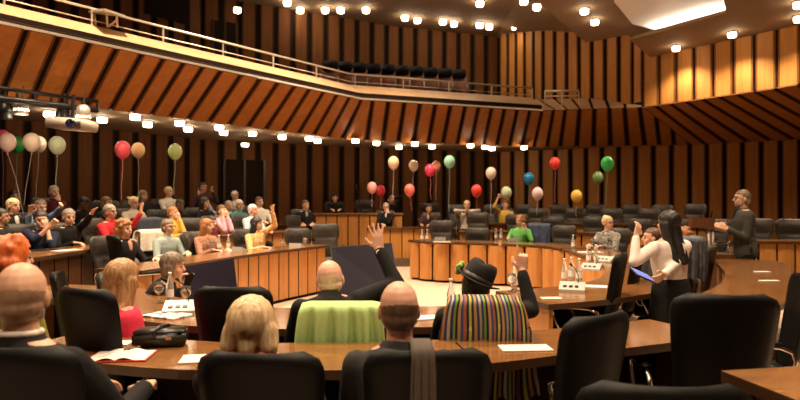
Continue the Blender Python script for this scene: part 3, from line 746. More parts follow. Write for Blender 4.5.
# standing people
st1 = person('woman standing in white blouse and black skirt with one arm raised', 0, 5.02, R(24), 0, 'stand', lean=2, turn=6, aL=('w', at(636, 4.92, 236), 'relaxed', (-1,-.1,-.55), (.5,.1,1)), aR=('w', at(655, 4.65, 286), 'relaxed', (.5,-.3,-1)), top='blush', bottom='black', hair='vlong', hc='black', sk='f', px=(668, 232), voxel=.007, w=1.12, size=.895, skirt=True)
PEOPLE.append(st1[0])
st2 = person('grey bearded man in dark jacket and turtleneck standing at the lectern on the right', 0, 8.2, R(80), 0.0, 'stand', lean=3, turn=0, aL=('w', at(727, 8.05, 229), 'relaxed', (0,-.6,-1)), aR=('w', at(727, 8.3, 228), 'relaxed', (0,-.6,-1)), top='jacket', front='black', bottom='black', hair='crop', hc='dim', beard='grey', glasses=True, sk='f', px=(742, 197), voxel=.008, size=1.04)
PEOPLE.append(st2[0])
st3 = person('person in dark clothes standing at the back left in front of the doorway', 0, 13.5, R(-120), T3, 'stand', aL=('l', (-.1,.25,1.5), 'curl'), top='darkplum', bottom='black', hair='short', hc='black', sk='t', px=(203, 181), voxel=.011, size=1.0)
PEOPLE.append(st3[0])
# first row at the left: behind the slatted ring desk
pp('auburn haired woman in black cardigan and peach blouse seated left, beside the upright black chair', 125, 229, 7.9, -105, 0, (B, 'black chair of the auburn haired woman on the left'), lean=6, turn=-5, aR='lap', aL='desk', top='black', front='peach', hair='bigcurly', hc='auburn', voxel=.009)
SAGE = pp('woman in sage grey top with short dark hair leaning on the ring desk', 168, 227, 9.0, -128, 0, (B, 'cream draped chair of the woman in sage grey'), lean=10, turn=20, aL='desk', aR='desk', top='sage', hair='short', hc='dim', glasses=True, voxel=.009, w=.95)
pp('brown haired woman in brown floral jacket at the ring desk, beside two small bottles', 207, 226, 9.6, -125, 0, (B, 'dark chair of the woman in the brown floral jacket'), lean=6, turn=25, aL='desk', aR='desk', top='bfloral', hair='long', hc='auburn', voxel=.009, w=.92)
pp('black haired woman in yellow floral jacket raising her hand at the ring desk', 257, 224, 10.3, -130, 0, (B, 'dark chair of the woman in the yellow floral jacket'), lean=6, turn=30, aL=UP(273, 10.2, 213, 'open', (-.8,0,-1)), aR='desk', top='yfloral', hair='vlong', hc='black', voxel=.009, w=.92)
# second row left
pp('man at the left edge in a black jacket, cut by the frame', 1, 217, 8.0, -60, T2, None, top='black', hair='short', hc='black', sk='t', voxel=.011, aR='desk', aL='desk')
pp('dark haired woman in navy top holding her hands before her face', 41, 220, 8.1, -140, T2, (B, 'grey chair of the woman in navy'), lean=12, nod=6, aL='face', aR=('w', at(50, 7.9, 226), 'curl', (.5,.3,-1)), top='navy', hair='cap', hc='black', sleeve='half', voxel=.009)
pp('grey haired woman in black vest raising her hand on the left', 69, 217, 8.6, -120, T2, (B, 'dark chair of the grey haired woman in the vest'), lean=8, turn=-10, nod=8, aL=UP(93, 8.4, 212, 'open', (-.5,0,-1)), aR='desk', top='black', hair='short', hc='grey', voxel=.009)
pp('grey haired man with glasses in red jacket stretching his arm forward', 110, 212, 9.2, -100, T2, (B, 'dark chair of the man in the red jacket'), lean=4, turn=0, aL=UP(141, 9.3, 213, 'open', (0,0,-1), (.2,.2,1)), aR='desk', top='red', hair='short', hc='grey', glasses=True, voxel=.009)
pp('reddish haired woman in mustard top turned left, in the middle of the left audience', 173, 213, 10.9, -110, T2, (B, 'grey chair right of the reddish haired woman'), turn=10, aL='face', aR='desk', top='mustard', hair='short', hc='auburn', voxel=.010)
pp('person in burgundy jacket with a rose bag, behind the woman in brown floral', 212, 222, 11.3, -120, T2, None, lean=12, nod=10, aL='cross', aR='cross', top='maroon', hair='short', hc='black', voxel=.011)
pp('brown haired woman in rose top clapping, between the burgundy and the teal tops', 222, 211, 11.6, -125, T2, (B, 'dark chair of the woman in rose'), turn=10, aL='face', aR='face', top='rose', hair='short', hc='brown', voxel=.010)
pp('white haired person in pale blue shirt seated left of the man in white', 253, 210, 12.2, -125, T2, (B, 'dark chair of the white haired person in pale blue'), turn=20, lean=8, aL='desk', aR='desk', top='blue', hair='short', hc='white', sk='p', voxel=.010)
# third row left
pp('grey blond person in black jacket and white scarf on the far left', 13.5, 206, 9.0, -115, T3, (B, 'dark chair of the grey blond person on the far left'), turn=10, aL='desk', aR='desk', top='black', front='white', hair='short', hc='blond', voxel=.010)
pp('dark haired man with glasses in denim shirt raising both hands on the left', 41, 207, 9.5, -120, T3, (B, 'dark chair of the man in denim'), nod=10, lean=8, aL=UP(61, 9.3, 207, 'relaxed', (-.3,.2,-1)), aR=UP(30, 9.1, 214, 'open', (.3,.2,-1)), top='denim', hair='short', hc='dim', glasses=True, voxel=.009)
pp('blond woman with small pigtails in a cream top, behind the stretched red arm', 134, 203, 11.4, -125, T3, (B, 'dark chair of the pigtailed woman'), turn=5, lean=4, aL='desk', aR='desk', top='cream', hair='pigtails', hc='blond', glasses=True, voxel=.010)
pp('white haired person in teal jacket, centre of the audience on the left', 239, 205, 13.0, -125, T3, (B, 'dark chair of the person in teal'), turn=-10, aL='desk', aR='desk', top='teal', hair='bob', hc='white', voxel=.010)
pp('grey haired person in white shirt just left of the teal jacket', 229, 206, 13.2, -140, T3, None, aL='desk', aR='desk', top='white', hair='short', hc='grey', voxel=.011)
pp('dark haired man in a white shirt leaning towards the woman in yellow', 259.5, 202, 13.4, -140, T3, (B, 'dark chair of the man in white'), tilt=8, aL='desk', aR='desk', top='white', hair='short', hc='brown', sk='f', voxel=.010)
pp('black haired woman in black coat before the doorway', 205, 203, 12.4, -120, T3, (B, 'dark chair of the woman in the black coat'), turn=15, aL='desk', aR='desk', top='black', hair='long', hc='black', voxel=.010)
pp('man in dark clothes bending forward next to the woman in white', 180, 205, 12.0, -140, T3, (B, 'dark chair of the man bending forward'), lean=14, nod=15, aL='desk', aR='desk', top='black', hair='short', hc='black', sk='b', voxel=.011)
# back rows left
pp('person with a dark headscarf in the last row on the far left', 14, 197, 11.0, -130, T4, None, top='black', hair='bob', hc='black', sk='t', voxel=.011)
pp('grey bearded man in maroon sweater resting his chin, highest on the left', 54, 192, 10.9, -125, T4+.12, (B, 'grey chair behind the bearded man in maroon'), turn=0, aL='chin', aR='lap', top='maroon', hair='short', hc='grey', beard='grey', voxel=.009)
pp('brown haired person peeking over the grey chair right of the bearded man', 107, 203, 11.2, -100, T4, None, top='black', hair='bob', hc='brown', voxel=.011)
pp('person in dark trousers reclining beside the bearded man in maroon', 84, 203, 11.4, -110, T4-.02, None, lean=10, top='black', hair='short', hc='black', sk='b', voxel=.011, nod=30)
pp('dark haired woman behind the pigtailed woman', 143, 196, 12.5, -110, T4, (B, 'dark chair of the woman behind the pigtails'), turn=0, aL='lap', aR='lap', top='black', hair='bob', hc='dim', voxel=.011)
pp('blond short haired woman in white top in the last row on the left', 169, 192, 13.6, -125, T4, (B, 'grey chair of the blond woman in white'), turn=15, aL='desk', aR='desk', top='white', hair='cap', hc='blond', voxel=.010)
pp('balding white haired man in pale blue at the back, behind the black coat', 202, 193, 13.9, -110, T4, None, turn=-10, aL='desk', aR='desk', top='blue', hair='crop', hc='white', voxel=.010)
pp('white haired person at the very back, above the teal jacket', 235, 196, 14.6, -150, T4, None, aL='lap', aR='lap', top='cream', hair='cap', hc='white', voxel=.011)
# centre
pp('short haired woman in black suit with crossed arms, left of the podium', 305.5, 205, 14.4, -150, T3-.04, (B, 'dark chair of the woman in the black suit'), turn=25, aL='cross', aR='cross', top='black', front='greyl', hair='short', hc='brown', voxel=.010)
pp('dark haired woman in black seated behind the podium', 335, 198, 16.75, -170, .58, (B, 'charcoal chair of the woman behind the podium'), aL='desk', aR='desk', top='black', hair='long', hc='black', voxel=.011)
pp('man with glasses in dark suit and pale shirt resting his head on his hand', 386, 207, 15.9, -175, T2, (B, 'dark chair of the suited man with glasses'), lean=6, turn=-5, nod=8, aL='chin', aR='desk', top='black', front='white', hair='crop', hc='grey', glasses=True, sk='p', voxel=.010)
pp('grey haired man in black with an arm bent over his head behind the suited man', 392, 199.5, 17.1, 170, T4-.1, None, lean=4, aL=('l', (-.02,.02,1.33), 'relaxed', (-1,.2,.8)), aR='lap', top='black', hair='short', hc='grey', voxel=.011)
pp('dark haired woman in plum jacket seated at the centre back', 429, 209, 15.9, 165, T2, (B, 'charcoal chair of the woman in plum'), turn=20, aL='desk', aR='desk', top='darkplum', front='beige', hair='short', hc='black', sk='t', voxel=.010)
pp('blond person in black vest with both elbows out and hands together', 467, 205, 15.5, 175, T3-.08, (B, 'charcoal chair of the blond person with elbows out'), lean=6, aL=('l', (-.05,.2,1.12), 'relaxed', (-1,0,.0)), aR=('l', (.05,.2,1.12), 'relaxed', (1,0,0)), top='cream', front='black', hair='short', hc='blond', voxel=.010)
pp('dark haired person in mustard shirt pointing up beside a pale balloon', 505, 205, 16.0, 175, T3-.05, (B, 'charcoal chair of the person in mustard'), aR=UP(498, 15.8, 198, 'point', (.5,0,-1)), aL='desk', top='mustard', hair='short', hc='brown', sleeve='half', voxel=.010)
pp('curly haired woman in bright green seated at the scalloped ring desk', 520, 221, 12.85, 150, 0, (B, 'dark chair of the woman in green'), turn=-15, aL=UP(526, 12.6, 229, 'curl', (-.5,0,-1)), aR='desk', top='green', hair='curly', hc='auburn', voxel=.009)
pp('woman with blond bun and glasses in grey patterned jacket at the ring desk', 608, 223, 10.55, 130, 0, (B, 'charcoal chair of the woman with the blond bun'), turn=75, lean=6, aL='desk', aR='desk', top='mix', hair='bun', hc='blond', glasses=True, voxel=.008)
pp('dark haired man in profile half hidden behind the standing woman', 652, 238, 6.6, 75, 0, (B, 'black chair of the man behind the standing woman'), lean=4, aL='lap', aR='lap', top='charcoal', hair='crop', hc='brown', sk='f', voxel=.008)
pp('person with curly golden hair seated right of the standing woman', 681, 237, 7.7, 60, 0, (B, 'dark chair of the golden haired person'), lean=6, top='black', hair='bigcurly', hc='auburn', voxel=.010)

# hat with a flower, watch, phone
root, hcn, S_, hip, H, HR = n8[:6]
M8 = Matrix.Translation(root.location) @ Matrix.Rotation(root.rotation_euler.z, 4, 'Z')
hb_ = M8 @ H(.0,-.012,.055)
HT = (Matrix.Rotation(root.rotation_euler.z, 3, 'Z') @ HR @ Matrix.Rotation(R(-10), 3, 'X') @ Matrix.Rotation(R(16), 3, 'Y')).to_4x4()
ht = empty('felt_hat', hb_, 0, 'black felt hat with a green flower on the person raising a finger', 'hat')
cr = MB(); m = HT
rings = []
for rr_, z in ((.100,-.02),(.103,.0),(.100,.05),(.094,.09),(.078,.115),(.045,.118),(.004,.108)):
    rings.append([m @ V((rr_*.93*math.cos(2*PI*j/28), rr_*1.12*math.sin(2*PI*j/28), z-(.018*math.cos(2*PI*j/28)**2*0 if z < .1 else .02*math.exp(-(math.cos(2*PI*j/28)/.4)**2)))) for j in range(28)])
cr.loft(rings); cr.build('crown', M['felt'], ht, True)
br = MB(); rings = []
for rr_, z in ((.095,.004),(.150,.0),(.153,-.004),(.150,-.008),(.095,-.006)):
    rings.append([m @ V((rr_*.95*math.cos(2*PI*j/32), rr_*1.1*math.sin(2*PI*j/32), z-.012+(.028*abs(math.cos(2*PI*j/32))**2 if rr_ > .1 else 0))) for j in range(32)])
br.loft(rings, caps=False); br.build('brim', M['felt'], ht, True)
bd = MB(); bd.lathe([(.104,-.0),(.105,.022),(.1,.022)], (0,0,0), 28, caps=False); o = bd.build('hat_band', plain('dark ribbon', (.03,.025,.022), .5), ht, True)
for v in o.data.vertices: v.co = m @ V((v.co.x*.94, v.co.y*1.13, v.co.z))
fl = MB()
for k in range(7):
    a = 2*PI*k/7; fl.ball(m @ V((-.125,.0+.028*math.cos(a),.012+.028*math.sin(a))), (.018,.018,.018), None, 8, 6)
fl.ball(m @ V((-.14,0,.012)), .014, None, 8, 6); fl.build('flower', plain('green flower petals', (.30,.50,.10), .7), ht, True)
root, hcn, S_, hip, H, HR = n7[:6]
wp = at(379, 3.82, 252)
w_ = empty('wristwatch', wp, 0, 'pale wristwatch on the raised wrist of the bald man', 'watch')
MB().lathe([(.031,-.010),(.034,0),(.031,.010)], (0,0,0), 18, caps=False).build('strap', M['felt'], w_, True)
MB().lathe([(.018,-.004),(.018,.004)], (0.0,-.036,0), 14, Matrix.Rotation(PI/2, 3, 'X')).build('dial', M['white'], w_, True)
ph = at(189, 5.2, 279); o = MB().box((0,0,0), (.09,.010,.15), Matrix.Rotation(R(-30), 3, 'Z') @ Matrix.Rotation(R(35), 3, 'Y'), bev=.004).build('smartphone', M['blackmetal'], None, loc=ph); tag(o, 'dark phone held up by the grey haired woman in black', 'phone')
tb = at(642, 4.6, 275); o = empty('tablet', tb, 0, 'tablet with glowing blue screen held by the standing woman', 'tablet')
q = Matrix.Rotation(R(18), 3, 'Z') @ Matrix.Rotation(R(22), 3, 'Y') @ Matrix.Rotation(R(24), 3, 'X')
MB().box((0,0,0), (.19,.14,.010), q, bev=.004).build('case', M['blackmetal'], o); MB().box(q @ V((0,0,.0065)), (.17,.12,.002), q).build('screen', M['tablet'], o)
# ------------------------------------------------------------------ empty chairs
def cpx(px, Y, z0, label, kind='B', yaw=None, dz=0, sc=1.0, group=None):
    x = (px-400)/F*Y; yw = face_to(x, Y) if yaw is None else R(yaw)
    return chair(x-math.sin(yw)*.30, Y+math.cos(yw)*.30, yw, z0, label, dz, kind, group, sc)
for i, (px, Y) in enumerate([(457,17.0),(493,17.0),(525,17.0),(560,16.95),(596,16.6),(632,16.2),(663,15.4)]):
    cpx(px, Y, T4-.04, 'empty charcoal chair, %s from the left in the highest row at the back right' % ORD[i])
cpx(429, 17.5, T4, 'empty charcoal chair straight behind the woman in plum')
cpx(696, 14.8, T4-.02, 'empty charcoal chair behind the lectern, rightmost of the highest row')
for i, (px, Y) in enumerate([(538,15.85),(576,15.6),(612,15.0),(650,14.3)]):
    cpx(px, Y, T3, 'empty charcoal chair, %s from the left in the third row at the back right' % ORD[i])
for i, (px, Y, dz) in enumerate([(478,14.45,.06),(517,14.4,.02),(553,14.3,-.03),(595,13.8,-.02),(641,13.0,-.06),(682,12.3,-.05),(720,11.6,-.03)]):
    cpx(px, Y, T2, 'empty charcoal chair, %s from the left in the second row at the right' % ORD[i], dz=dz)
cpx(478, 12.95, 0, 'empty charcoal chair left of the woman in green at the ring desk', dz=-.05)
cpx(442, 13.25, 0, 'empty dark chair at the left end of the scalloped ring desk', dz=.10)
cpx(565, 12.2, 0, 'empty dark chair right of the navy coat at the ring desk', dz=.03)
nv = cpx(540, 12.75, 0, 'chair with a navy puffer coat hung over it')
cpx(297, 11.5, 0, 'empty dark chair behind the slatted ring desk, left of a pair')
cpx(325, 11.75, 0, 'empty dark chair behind the slatted ring desk, right of a pair', dz=.08)
cpx(365, 16.8, .58, 'empty charcoal chair on the podium beside the microphone', yaw=180)
cpx(292, 14.0, T2, 'dark chair left of the woman in the black suit', yaw=-120)
cpx(105, 11.5, T4, 'grey chair back between the bearded man and the pigtailed woman', yaw=-130, dz=.05)
dn = cpx(147, 9.9, T2, 'chair with a dark navy coat in the middle of the left audience', yaw=-120)
cpx(188, 11.4, T2, 'broad grey chair right of the reddish haired woman', yaw=-150)
cpx(159, 12.3, T3, 'grey chair below the blond woman in white', yaw=-140)
cpx(187, 9.3, 0, 'dark grey chair between the sage and brown floral women', yaw=-80)
cpx(15, 8.1, T2, 'grey chair at the far left beside the woman in navy', yaw=-150)
cpx(111, 6.75, 0, 'upright black chair standing at the left before the auburn haired woman', 'A', yaw=-50, dz=.12)
cpx(762, 10.9, T2, 'charcoal chair just right of the standing man', yaw=110)
cpx(793, 10.6, T2, 'charcoal chair at the right edge behind the slatted desk', yaw=150)
# near empty chairs
n3c = cpx(257, 2.13, 0, 'wide black chair behind the blond woman at the bottom', 'A', yaw=-4, dz=-.05)
n2c = cpx(429, 2.13, 0, 'black chair with a grey scarf over its back at the bottom centre', 'A', yaw=3, dz=-.04)
cpx(2, 1.80, 0, 'black chair at the bottom left corner behind the bald man', 'A', yaw=-6, dz=.05)
cpx(80, 3.05, 0, 'black chair left of the woman in crimson', 'A', yaw=-28, dz=.05)
cpx(231, 3.45, 0, 'empty black chair at the near ring desk, behind the blond woman', 'A', yaw=-3)
cpx(604, 2.45, 0, 'black chair turned left at the right end of the long near desk', 'A', yaw=38, dz=.03)
cpx(726, 2.92, 0, 'large black chair seen straight from behind at the right', 'A', yaw=-8, dz=.04, sc=1.08)
cpx(665, 1.78, 0, 'black chair cut by the bottom edge at the right', 'A', yaw=-6, dz=-.05, sc=1.1)
cpx(622, 5.0, 0, 'black chair pushed to the right ring desk, nearest the bottles', 'A', yaw=62, dz=.06)
cpx(640, 5.9, 0, 'black chair hidden half behind the standing woman', 'A', yaw=62, dz=.06)
dj = cpx(691, 6.15, 0, 'black chair with a grey denim jacket, right of the standing woman', 'A', yaw=30, dz=.1)
cpx(806, 4.0, 0, 'black chair at the right edge beyond the oval desk', 'A', yaw=70)
cpx(56, 5.0, 0, 'dark chair with chrome arms behind the orange haired person', 'A', yaw=-70, dz=-.1)

# cloths hung over chair backs
def drape(c, name, label, cat, mat, width, front, back, folds=.02, nf=4, x0=0, flare=.06, y_off=0, thick=.006, seed=0, mats=None, slant=0):
    zt = 1.138+next(k.location.z for k in c.children if k.name.startswith('backrest')); fy, by = -.255, -.395
    L = front+.14+back
    def fn(u, v):
        s = v*L; a = (u-.5)
        amp = 0
        if s < front: y, z = fy+.02, zt-(front-s); k = (front-s)/max(front, .01)*.4; sg = 1
        elif s < front+.14: q = (s-front)/.14; y, z = fy+(by-fy)*q+.02*(1-q), zt+.02*math.sin(PI*q); k = 0; sg = 0
        else: y, z = by, zt-(s-front-.14)*(1+slant*a); k = ((s-front-.14)/back)**.55; sg = -1
        x = x0+a*(width+flare*k); w_ = math.sin(u*nf*2*PI+seed)+.5*math.sin(u*nf*4.3*PI+seed*2)
        y += sg*(folds*k*(w_+1.2)+.004)+.11*(zt-z)*.9
        z -= (.03+.02*(seed == 2))*k*math.cos(u*nf*2*PI+seed*1.7)*(1 if v > .5 else 0)+.05*max(0, abs(a)*2-.80)
        return (x, y, z)
    mb = MB().grid(fn, 64, 40); o = mb.build(name, mat, None, True)
    m = o.modifiers.new('t', 'SOLIDIFY'); m.thickness = thick; m.offset = 0
    o.location = c.location; o.rotation_euler = c.rotation_euler
    tag(o, label, cat); return o
lcc = cpx(342, 3.38, 0, 'chair hidden under the lime green cloth at the near ring desk', 'A', yaw=0, dz=-.11)
lc = drape(lcc, 'green_cloth', 'lime green cloth draped over a chair at the near ring desk', 'cloth', M['lime'], .44, .14, .66, .045, 4, 0, .10, seed=1)
sbc = cpx(487, 3.38, 0, 'chair hidden under the colourful striped blanket at the near ring desk', 'A', yaw=-4, dz=-.075)
sb = drape(sbc, 'striped_blanket', 'colourful striped blanket with fringe draped over the chair of the person in the hat', 'blanket', M['stripe'], .40, .16, .58, .035, 3, -.02, .18, seed=2, slant=-.15)
uvl = sb.data.uv_layers[0].data
for q in uvl: u, v = q.uv; q.uv = (u+.035*math.sin(6*v+3*u)+.25*max(0, .5-u)*v, v)
fr = MB()
for i in range(34):
    x = -.27+.50*i/33; z = 1.10-.56; fr.tube([(x,-.345,z+.02),(x+random.uniform(-.01,.01),-.35,z-.06),(x+random.uniform(-.02,.02),-.35,z-.12)], .0035, 5)
o = fr.build('fringe', M['stripe'], sb, True)
gs = drape(n2c, 'grey_scarf', 'thin grey fringed scarf hanging over the chair of the balding man', 'scarf', M['fringe'], .075, .25, .50, .012, 3, -.03, .02, seed=3)
drape(SAGE[6], 'cream_coat', 'cream coat hanging over the chair of the woman in sage grey', 'coat', CL['cream'], .5, .3, .5, .03, 3, 0, .12, seed=8, thick=.02)
drape(nv, 'navy_coat', 'navy puffer coat hanging over a chair beside the woman in green', 'coat', plain('navy coat cloth', (.03,.045,.10), .6, nz=.4, scale=12), .52, .45, .4, .03, 3, .02, .14, seed=4, thick=.03)
drape(dn, 'dark_coat', 'dark navy coat over a chair in the left audience', 'coat', plain('dark coat cloth', (.02,.025,.04), .8, nz=.3), .50, .4, .45, .02, 3, 0, .1, seed=5, thick=.02)
drape(dj, 'denim_jacket', 'faded grey denim jacket slung over the chair right of the standing woman', 'jacket', plain('faded denim', (.10,.11,.13), .9, nz=.5, scale=14), .34, .3, .42, .02, 3, -.06, .06, seed=6, thick=.015)

# ------------------------------------------------------------------ balloons
BL = [(7,142,16,'pale pink balloon at the left edge, in front','(.80,.62,.55)',(30,232)),(2,137.5,14,'deep pink balloon half behind the pale one','(.75,.08,.14)',(4,215)),(17,144.5,13.5,'dark green balloon between two pale ones','(.02,.30,.07)',(15,215)),
 (31.5,142,16,'large cream balloon on a slanting string','(.82,.68,.54)',(24,205)),(38.5,144,14,'cream balloon just right of the large one','(.80,.70,.58)',(36,200)),(57,145,15.5,'pale green white balloon','(.62,.74,.50)',(56,190)),
 (122.5,149.5,15,'coral pink balloon at the left audience','(.85,.10,.14)',(121.5,200)),(138,150,13,'apricot balloon right beside the coral pink one','(.82,.52,.26)',(139,195)),(175,151.5,13.5,'light green balloon above the blond woman in white','(.52,.68,.28)',(174,195)),
 (372,187.5,10,'pink balloon beside the podium','(.85,.36,.34)',(372,205)),(380.5,190.5,9.5,'crimson balloon touching a pink one','(.60,.03,.06)',(381,205)),(393.5,162.5,11,'peach balloon highest in the centre','(.84,.60,.40)',(393,200)),
 (409.5,190,10.5,'salmon balloon low in the centre','(.82,.17,.12)',(412,208)),(413.5,165.5,9.5,'small white balloon in the centre','(.84,.68,.56)',(413,185)),(436,166,9,'orange balloon half behind the magenta one','(.85,.34,.16)',(436,200)),
 (430,170,10.5,'magenta red balloon in the centre','(.74,.05,.12)',(431,200)),(449.5,161.5,11,'mint green balloon high in the centre','(.30,.62,.46)',(449,212)),(476.5,190.5,10.5,'red balloon left of the cream one','(.82,.06,.05)',(477,205)),
 (491,173,10.5,'cream white balloon on a long string','(.80,.68,.58)',(491,216)),(506.5,192.5,10.5,'pale green balloon above the person in mustard','(.50,.62,.42)',(506,206)),(529,178.5,10.5,'bright blue balloon, the only blue one','(.01,.20,.42)',(529,205)),
 (537.5,193.5,11,'lilac white balloon just below the blue one','(.74,.60,.62)',(537,209)),(555,163,10.5,'red balloon highest at the right','(.80,.06,.05)',(555,203)),(576.5,196,11,'golden yellow balloon low at the right','(.80,.50,.10)',(576,209)),
 (598,177.5,10.5,'olive green balloon behind the bright green one','(.16,.30,.10)',(598,203)),(607.5,163.5,12.5,'bright green balloon highest at the right','(.03,.42,.10)',(606,205))]
for px, py, w, lab, c, (sx, sy) in BL:
    Y = .262*F/w; Y = min(Y, 16.4); c = eval(c); r = w/F*Y/2
    p = at(px, Y, py); t = empty('balloon', p, 0, lab, 'balloon')
    m, tt, b = nt('latex '+lab); b.inputs['Base Color'].default_value = (*[min(.92, q*1.12) for q in c], 1); b.inputs['Roughness'].default_value = .28; b.inputs['Subsurface Weight'].default_value = .1; b.inputs['Subsurface Radius'].default_value = (.06,.05,.04)
    b.inputs['Emission Strength'].default_value = 0
    mb = MB(); prof = []
    for k in range(17):
        a = -PI/2+PI*k/16; z = math.sin(a); q = math.cos(a)*(1-.14*max(0, -z)**1.5)
        prof.append((r*q, r*1.16*z if z > 0 else r*1.30*z))
    mb.lathe(prof, n=22); mb.build('bulb', m, t, True)
    MB().lathe([(.003,.0),(.006,-.012),(.016,-.028),(.012,-.030)], (0,0,-r*1.29), 10).build('knot', m, t, True)
    e = at(sx, Y, sy)-p; e.z = min(e.z, -.5)
    MB().tube([(0,0,-r*1.3),(e.x*.35+.01,0,e.z*.4),(e.x*.7-.01,0,e.z*.75),(e.x,0,e.z)], .004, 5).build('string', plain('ribbon '+lab, tuple(min(1, q*.6+.2) for q in c), .6), t)

# ------------------------------------------------------------------ lamps
def lamp(p, label, r=.085, h=.13, power=60, spot=True, ang=130, grp=None):
    t = empty('downlight', p, 0, label, 'ceiling light', grp)
    MB().lathe([(r*1.25,0),(r*1.25,-.02),(r*1.05,-.03)], n=16).build('collar', M['offwhite'], t, True)
    MB().lathe([(r,-.02),(r*1.02,-h*.7),(r*.9,-h),(r*.4,-h-.005)], n=16).build('lamp_shade', M['glow'], t, True)
    L = bpy.data.lights.new('downlight_beam', 'SPOT'); L.energy = power; L.color = (1, .76, .51); L.spot_size = R(ang); L.spot_blend = .6; L.shadow_soft_size = .12
    o = bpy.data.objects.new('downlight_beam', L); COL.objects.link(o); o.parent = t; o.location = (0,0,-h-.06)
    return t
UPL = [(287,2),(300,9.5),(325,10.5),(340.6,12.5),(366,14),(405,17.5),(417.5,20),(443,21.5),(454,23.5),(479.6,25),(489.4,27),(515,28),(480,3),(524,.5),(537,6.5)]
for i, (a, b) in enumerate(UPL):
    Y = F*(ZC-CZ)/(HY-b+2.5); Y = min(Y, 17.0 if a < 400 else 18.6); zc = ZC if i < 13 else 6.9; Y = Y if i < 13 else F*(zc-CZ)/(HY-b+2.5); lamp(V(((a-400)/F*Y, Y, zc)), 'downlight in the high ceiling, %s in the row from the left' % ORD[i] if i < 12 else ['downlight high above the chair row of the balcony, alone', 'downlight at the top edge left of a stepped panel', 'downlight beside the step of the ceiling panel'][i-12], .10, .15, 13)
for i, (a, b) in enumerate([(584.7,10),(595,21)]):
    p = on(a, b-2, 5.75); lamp(p, ['upper', 'lower'][i]+' downlight of the pair on the stepped ceiling panel', .085, .12, 130)
for i, (a, b) in enumerate([(676.5,47.5),(732.5,33.5),(799,17.5),(799,3)]):
    p = on(a, b-2, 5.35); lamp(p, 'downlight under the low right ceiling, %s from the left' % ORD[i] if i < 3 else 'downlight in the top right corner', .085, .12, 250)
LOW = [(49,112.5),(83,113),(102,118.5),(135,115.5),(147.5,123.5),(179.5,122),(188,128.5),(219,126.5),(223.5,132),(252.5,133),(282,136.5),(309,138),(317.5,140.5),(355.5,140.5),(376.5,143),(399,147),(415,143.5),(432,146.5),(470.5,145.5),(485,147),(492,148.5),(524,147.5)]
for i, (a, b) in enumerate(LOW):
    p = on(a, b-2.2, ZB); lamp(p, 'downlight under the balcony, %s from the left' % (ORD+['twenty-first','twenty-second'])[i], .09, .12, 9, ang=105)
wl = lamp(at(237, 15.6, 7), 'glowing lamp on the upper left wall above the dark door', .09, .14, 20)
wl2 = lamp(at(245, 15.6, 142.5), 'warm lamp close to the wall above the doorway', .09, .1, 12)
# lamps of the same ceiling above and behind the camera
for i, (x, y, e) in enumerate([(-5.0,5.5,1500),(-1.5,7.0,1500),(1.2,4.2,1100),(2.2,9.6,1500),(-2.0,11.5,1500),(-4.2,8.6,1500),(4.6,6.5,1300),(-1.2,-.3,520),(1.6,.2,520),(0,2.4,420),(5.2,11.2,2300),(.6,12.6,1200)]):
    lamp(V((x, y, ZC if x < 4.2 else 5.35 if y < 11 and x > 6 else ZC)), 'high downlight over the ring of desks, above the picture, %s of its kind' % ORD[i], .10, .14, e, ang=115)

# ------------------------------------------------------------------ balcony seats, doors, balcony lectern
proto = None
for i in range(10):
    px = 330+i*14.3; X = (px-400)/F; py = 62+i*.95
    Y = 16.3+i*.17; p = V((X*Y, Y, CZ+(HY-py)/F*Y-.93))
    if proto is None:
        t = empty('theatre_seat', (0,0,0)); 
        MB().box((0,-.05,.42), (.46,.10,.40), Matrix.Rotation(R(-12), 3, 'X'), bev=.03).build('seat', M['seatbrown'], t, True)
        MB().box((0,.06,.58), (.47,.08,.50), Matrix.Rotation(R(-8), 3, 'X'), bev=.03).build('backrest', M['seatbrown'], t, True)
        MB().box((0,.0,.83), (.44,.12,.28), bev=.04).build('headrest', M['black'], t, True)
        for s in (-1, 1): MB().box((.245*s,-.13,.42), (.05,.03,.20), bev=.005).build('bracket', M['rail'], t, True)
        proto = t; c = t
    else: c = copy_tree(proto)
    c.location = p; c.rotation_euler = (0,0,R(-4)); tag(c, 'empty brown theatre seat on the balcony, %s from the left' % ORD[i], 'seat', 'balcony theatre seats')
struct(MB().prism([(-2.7,15.7),(3.0,17.1),(3.3,19.0),(0,18.3),(-2.9,16.9)], 4.17, 4.62).build('floor_riser', M['carpet2']))
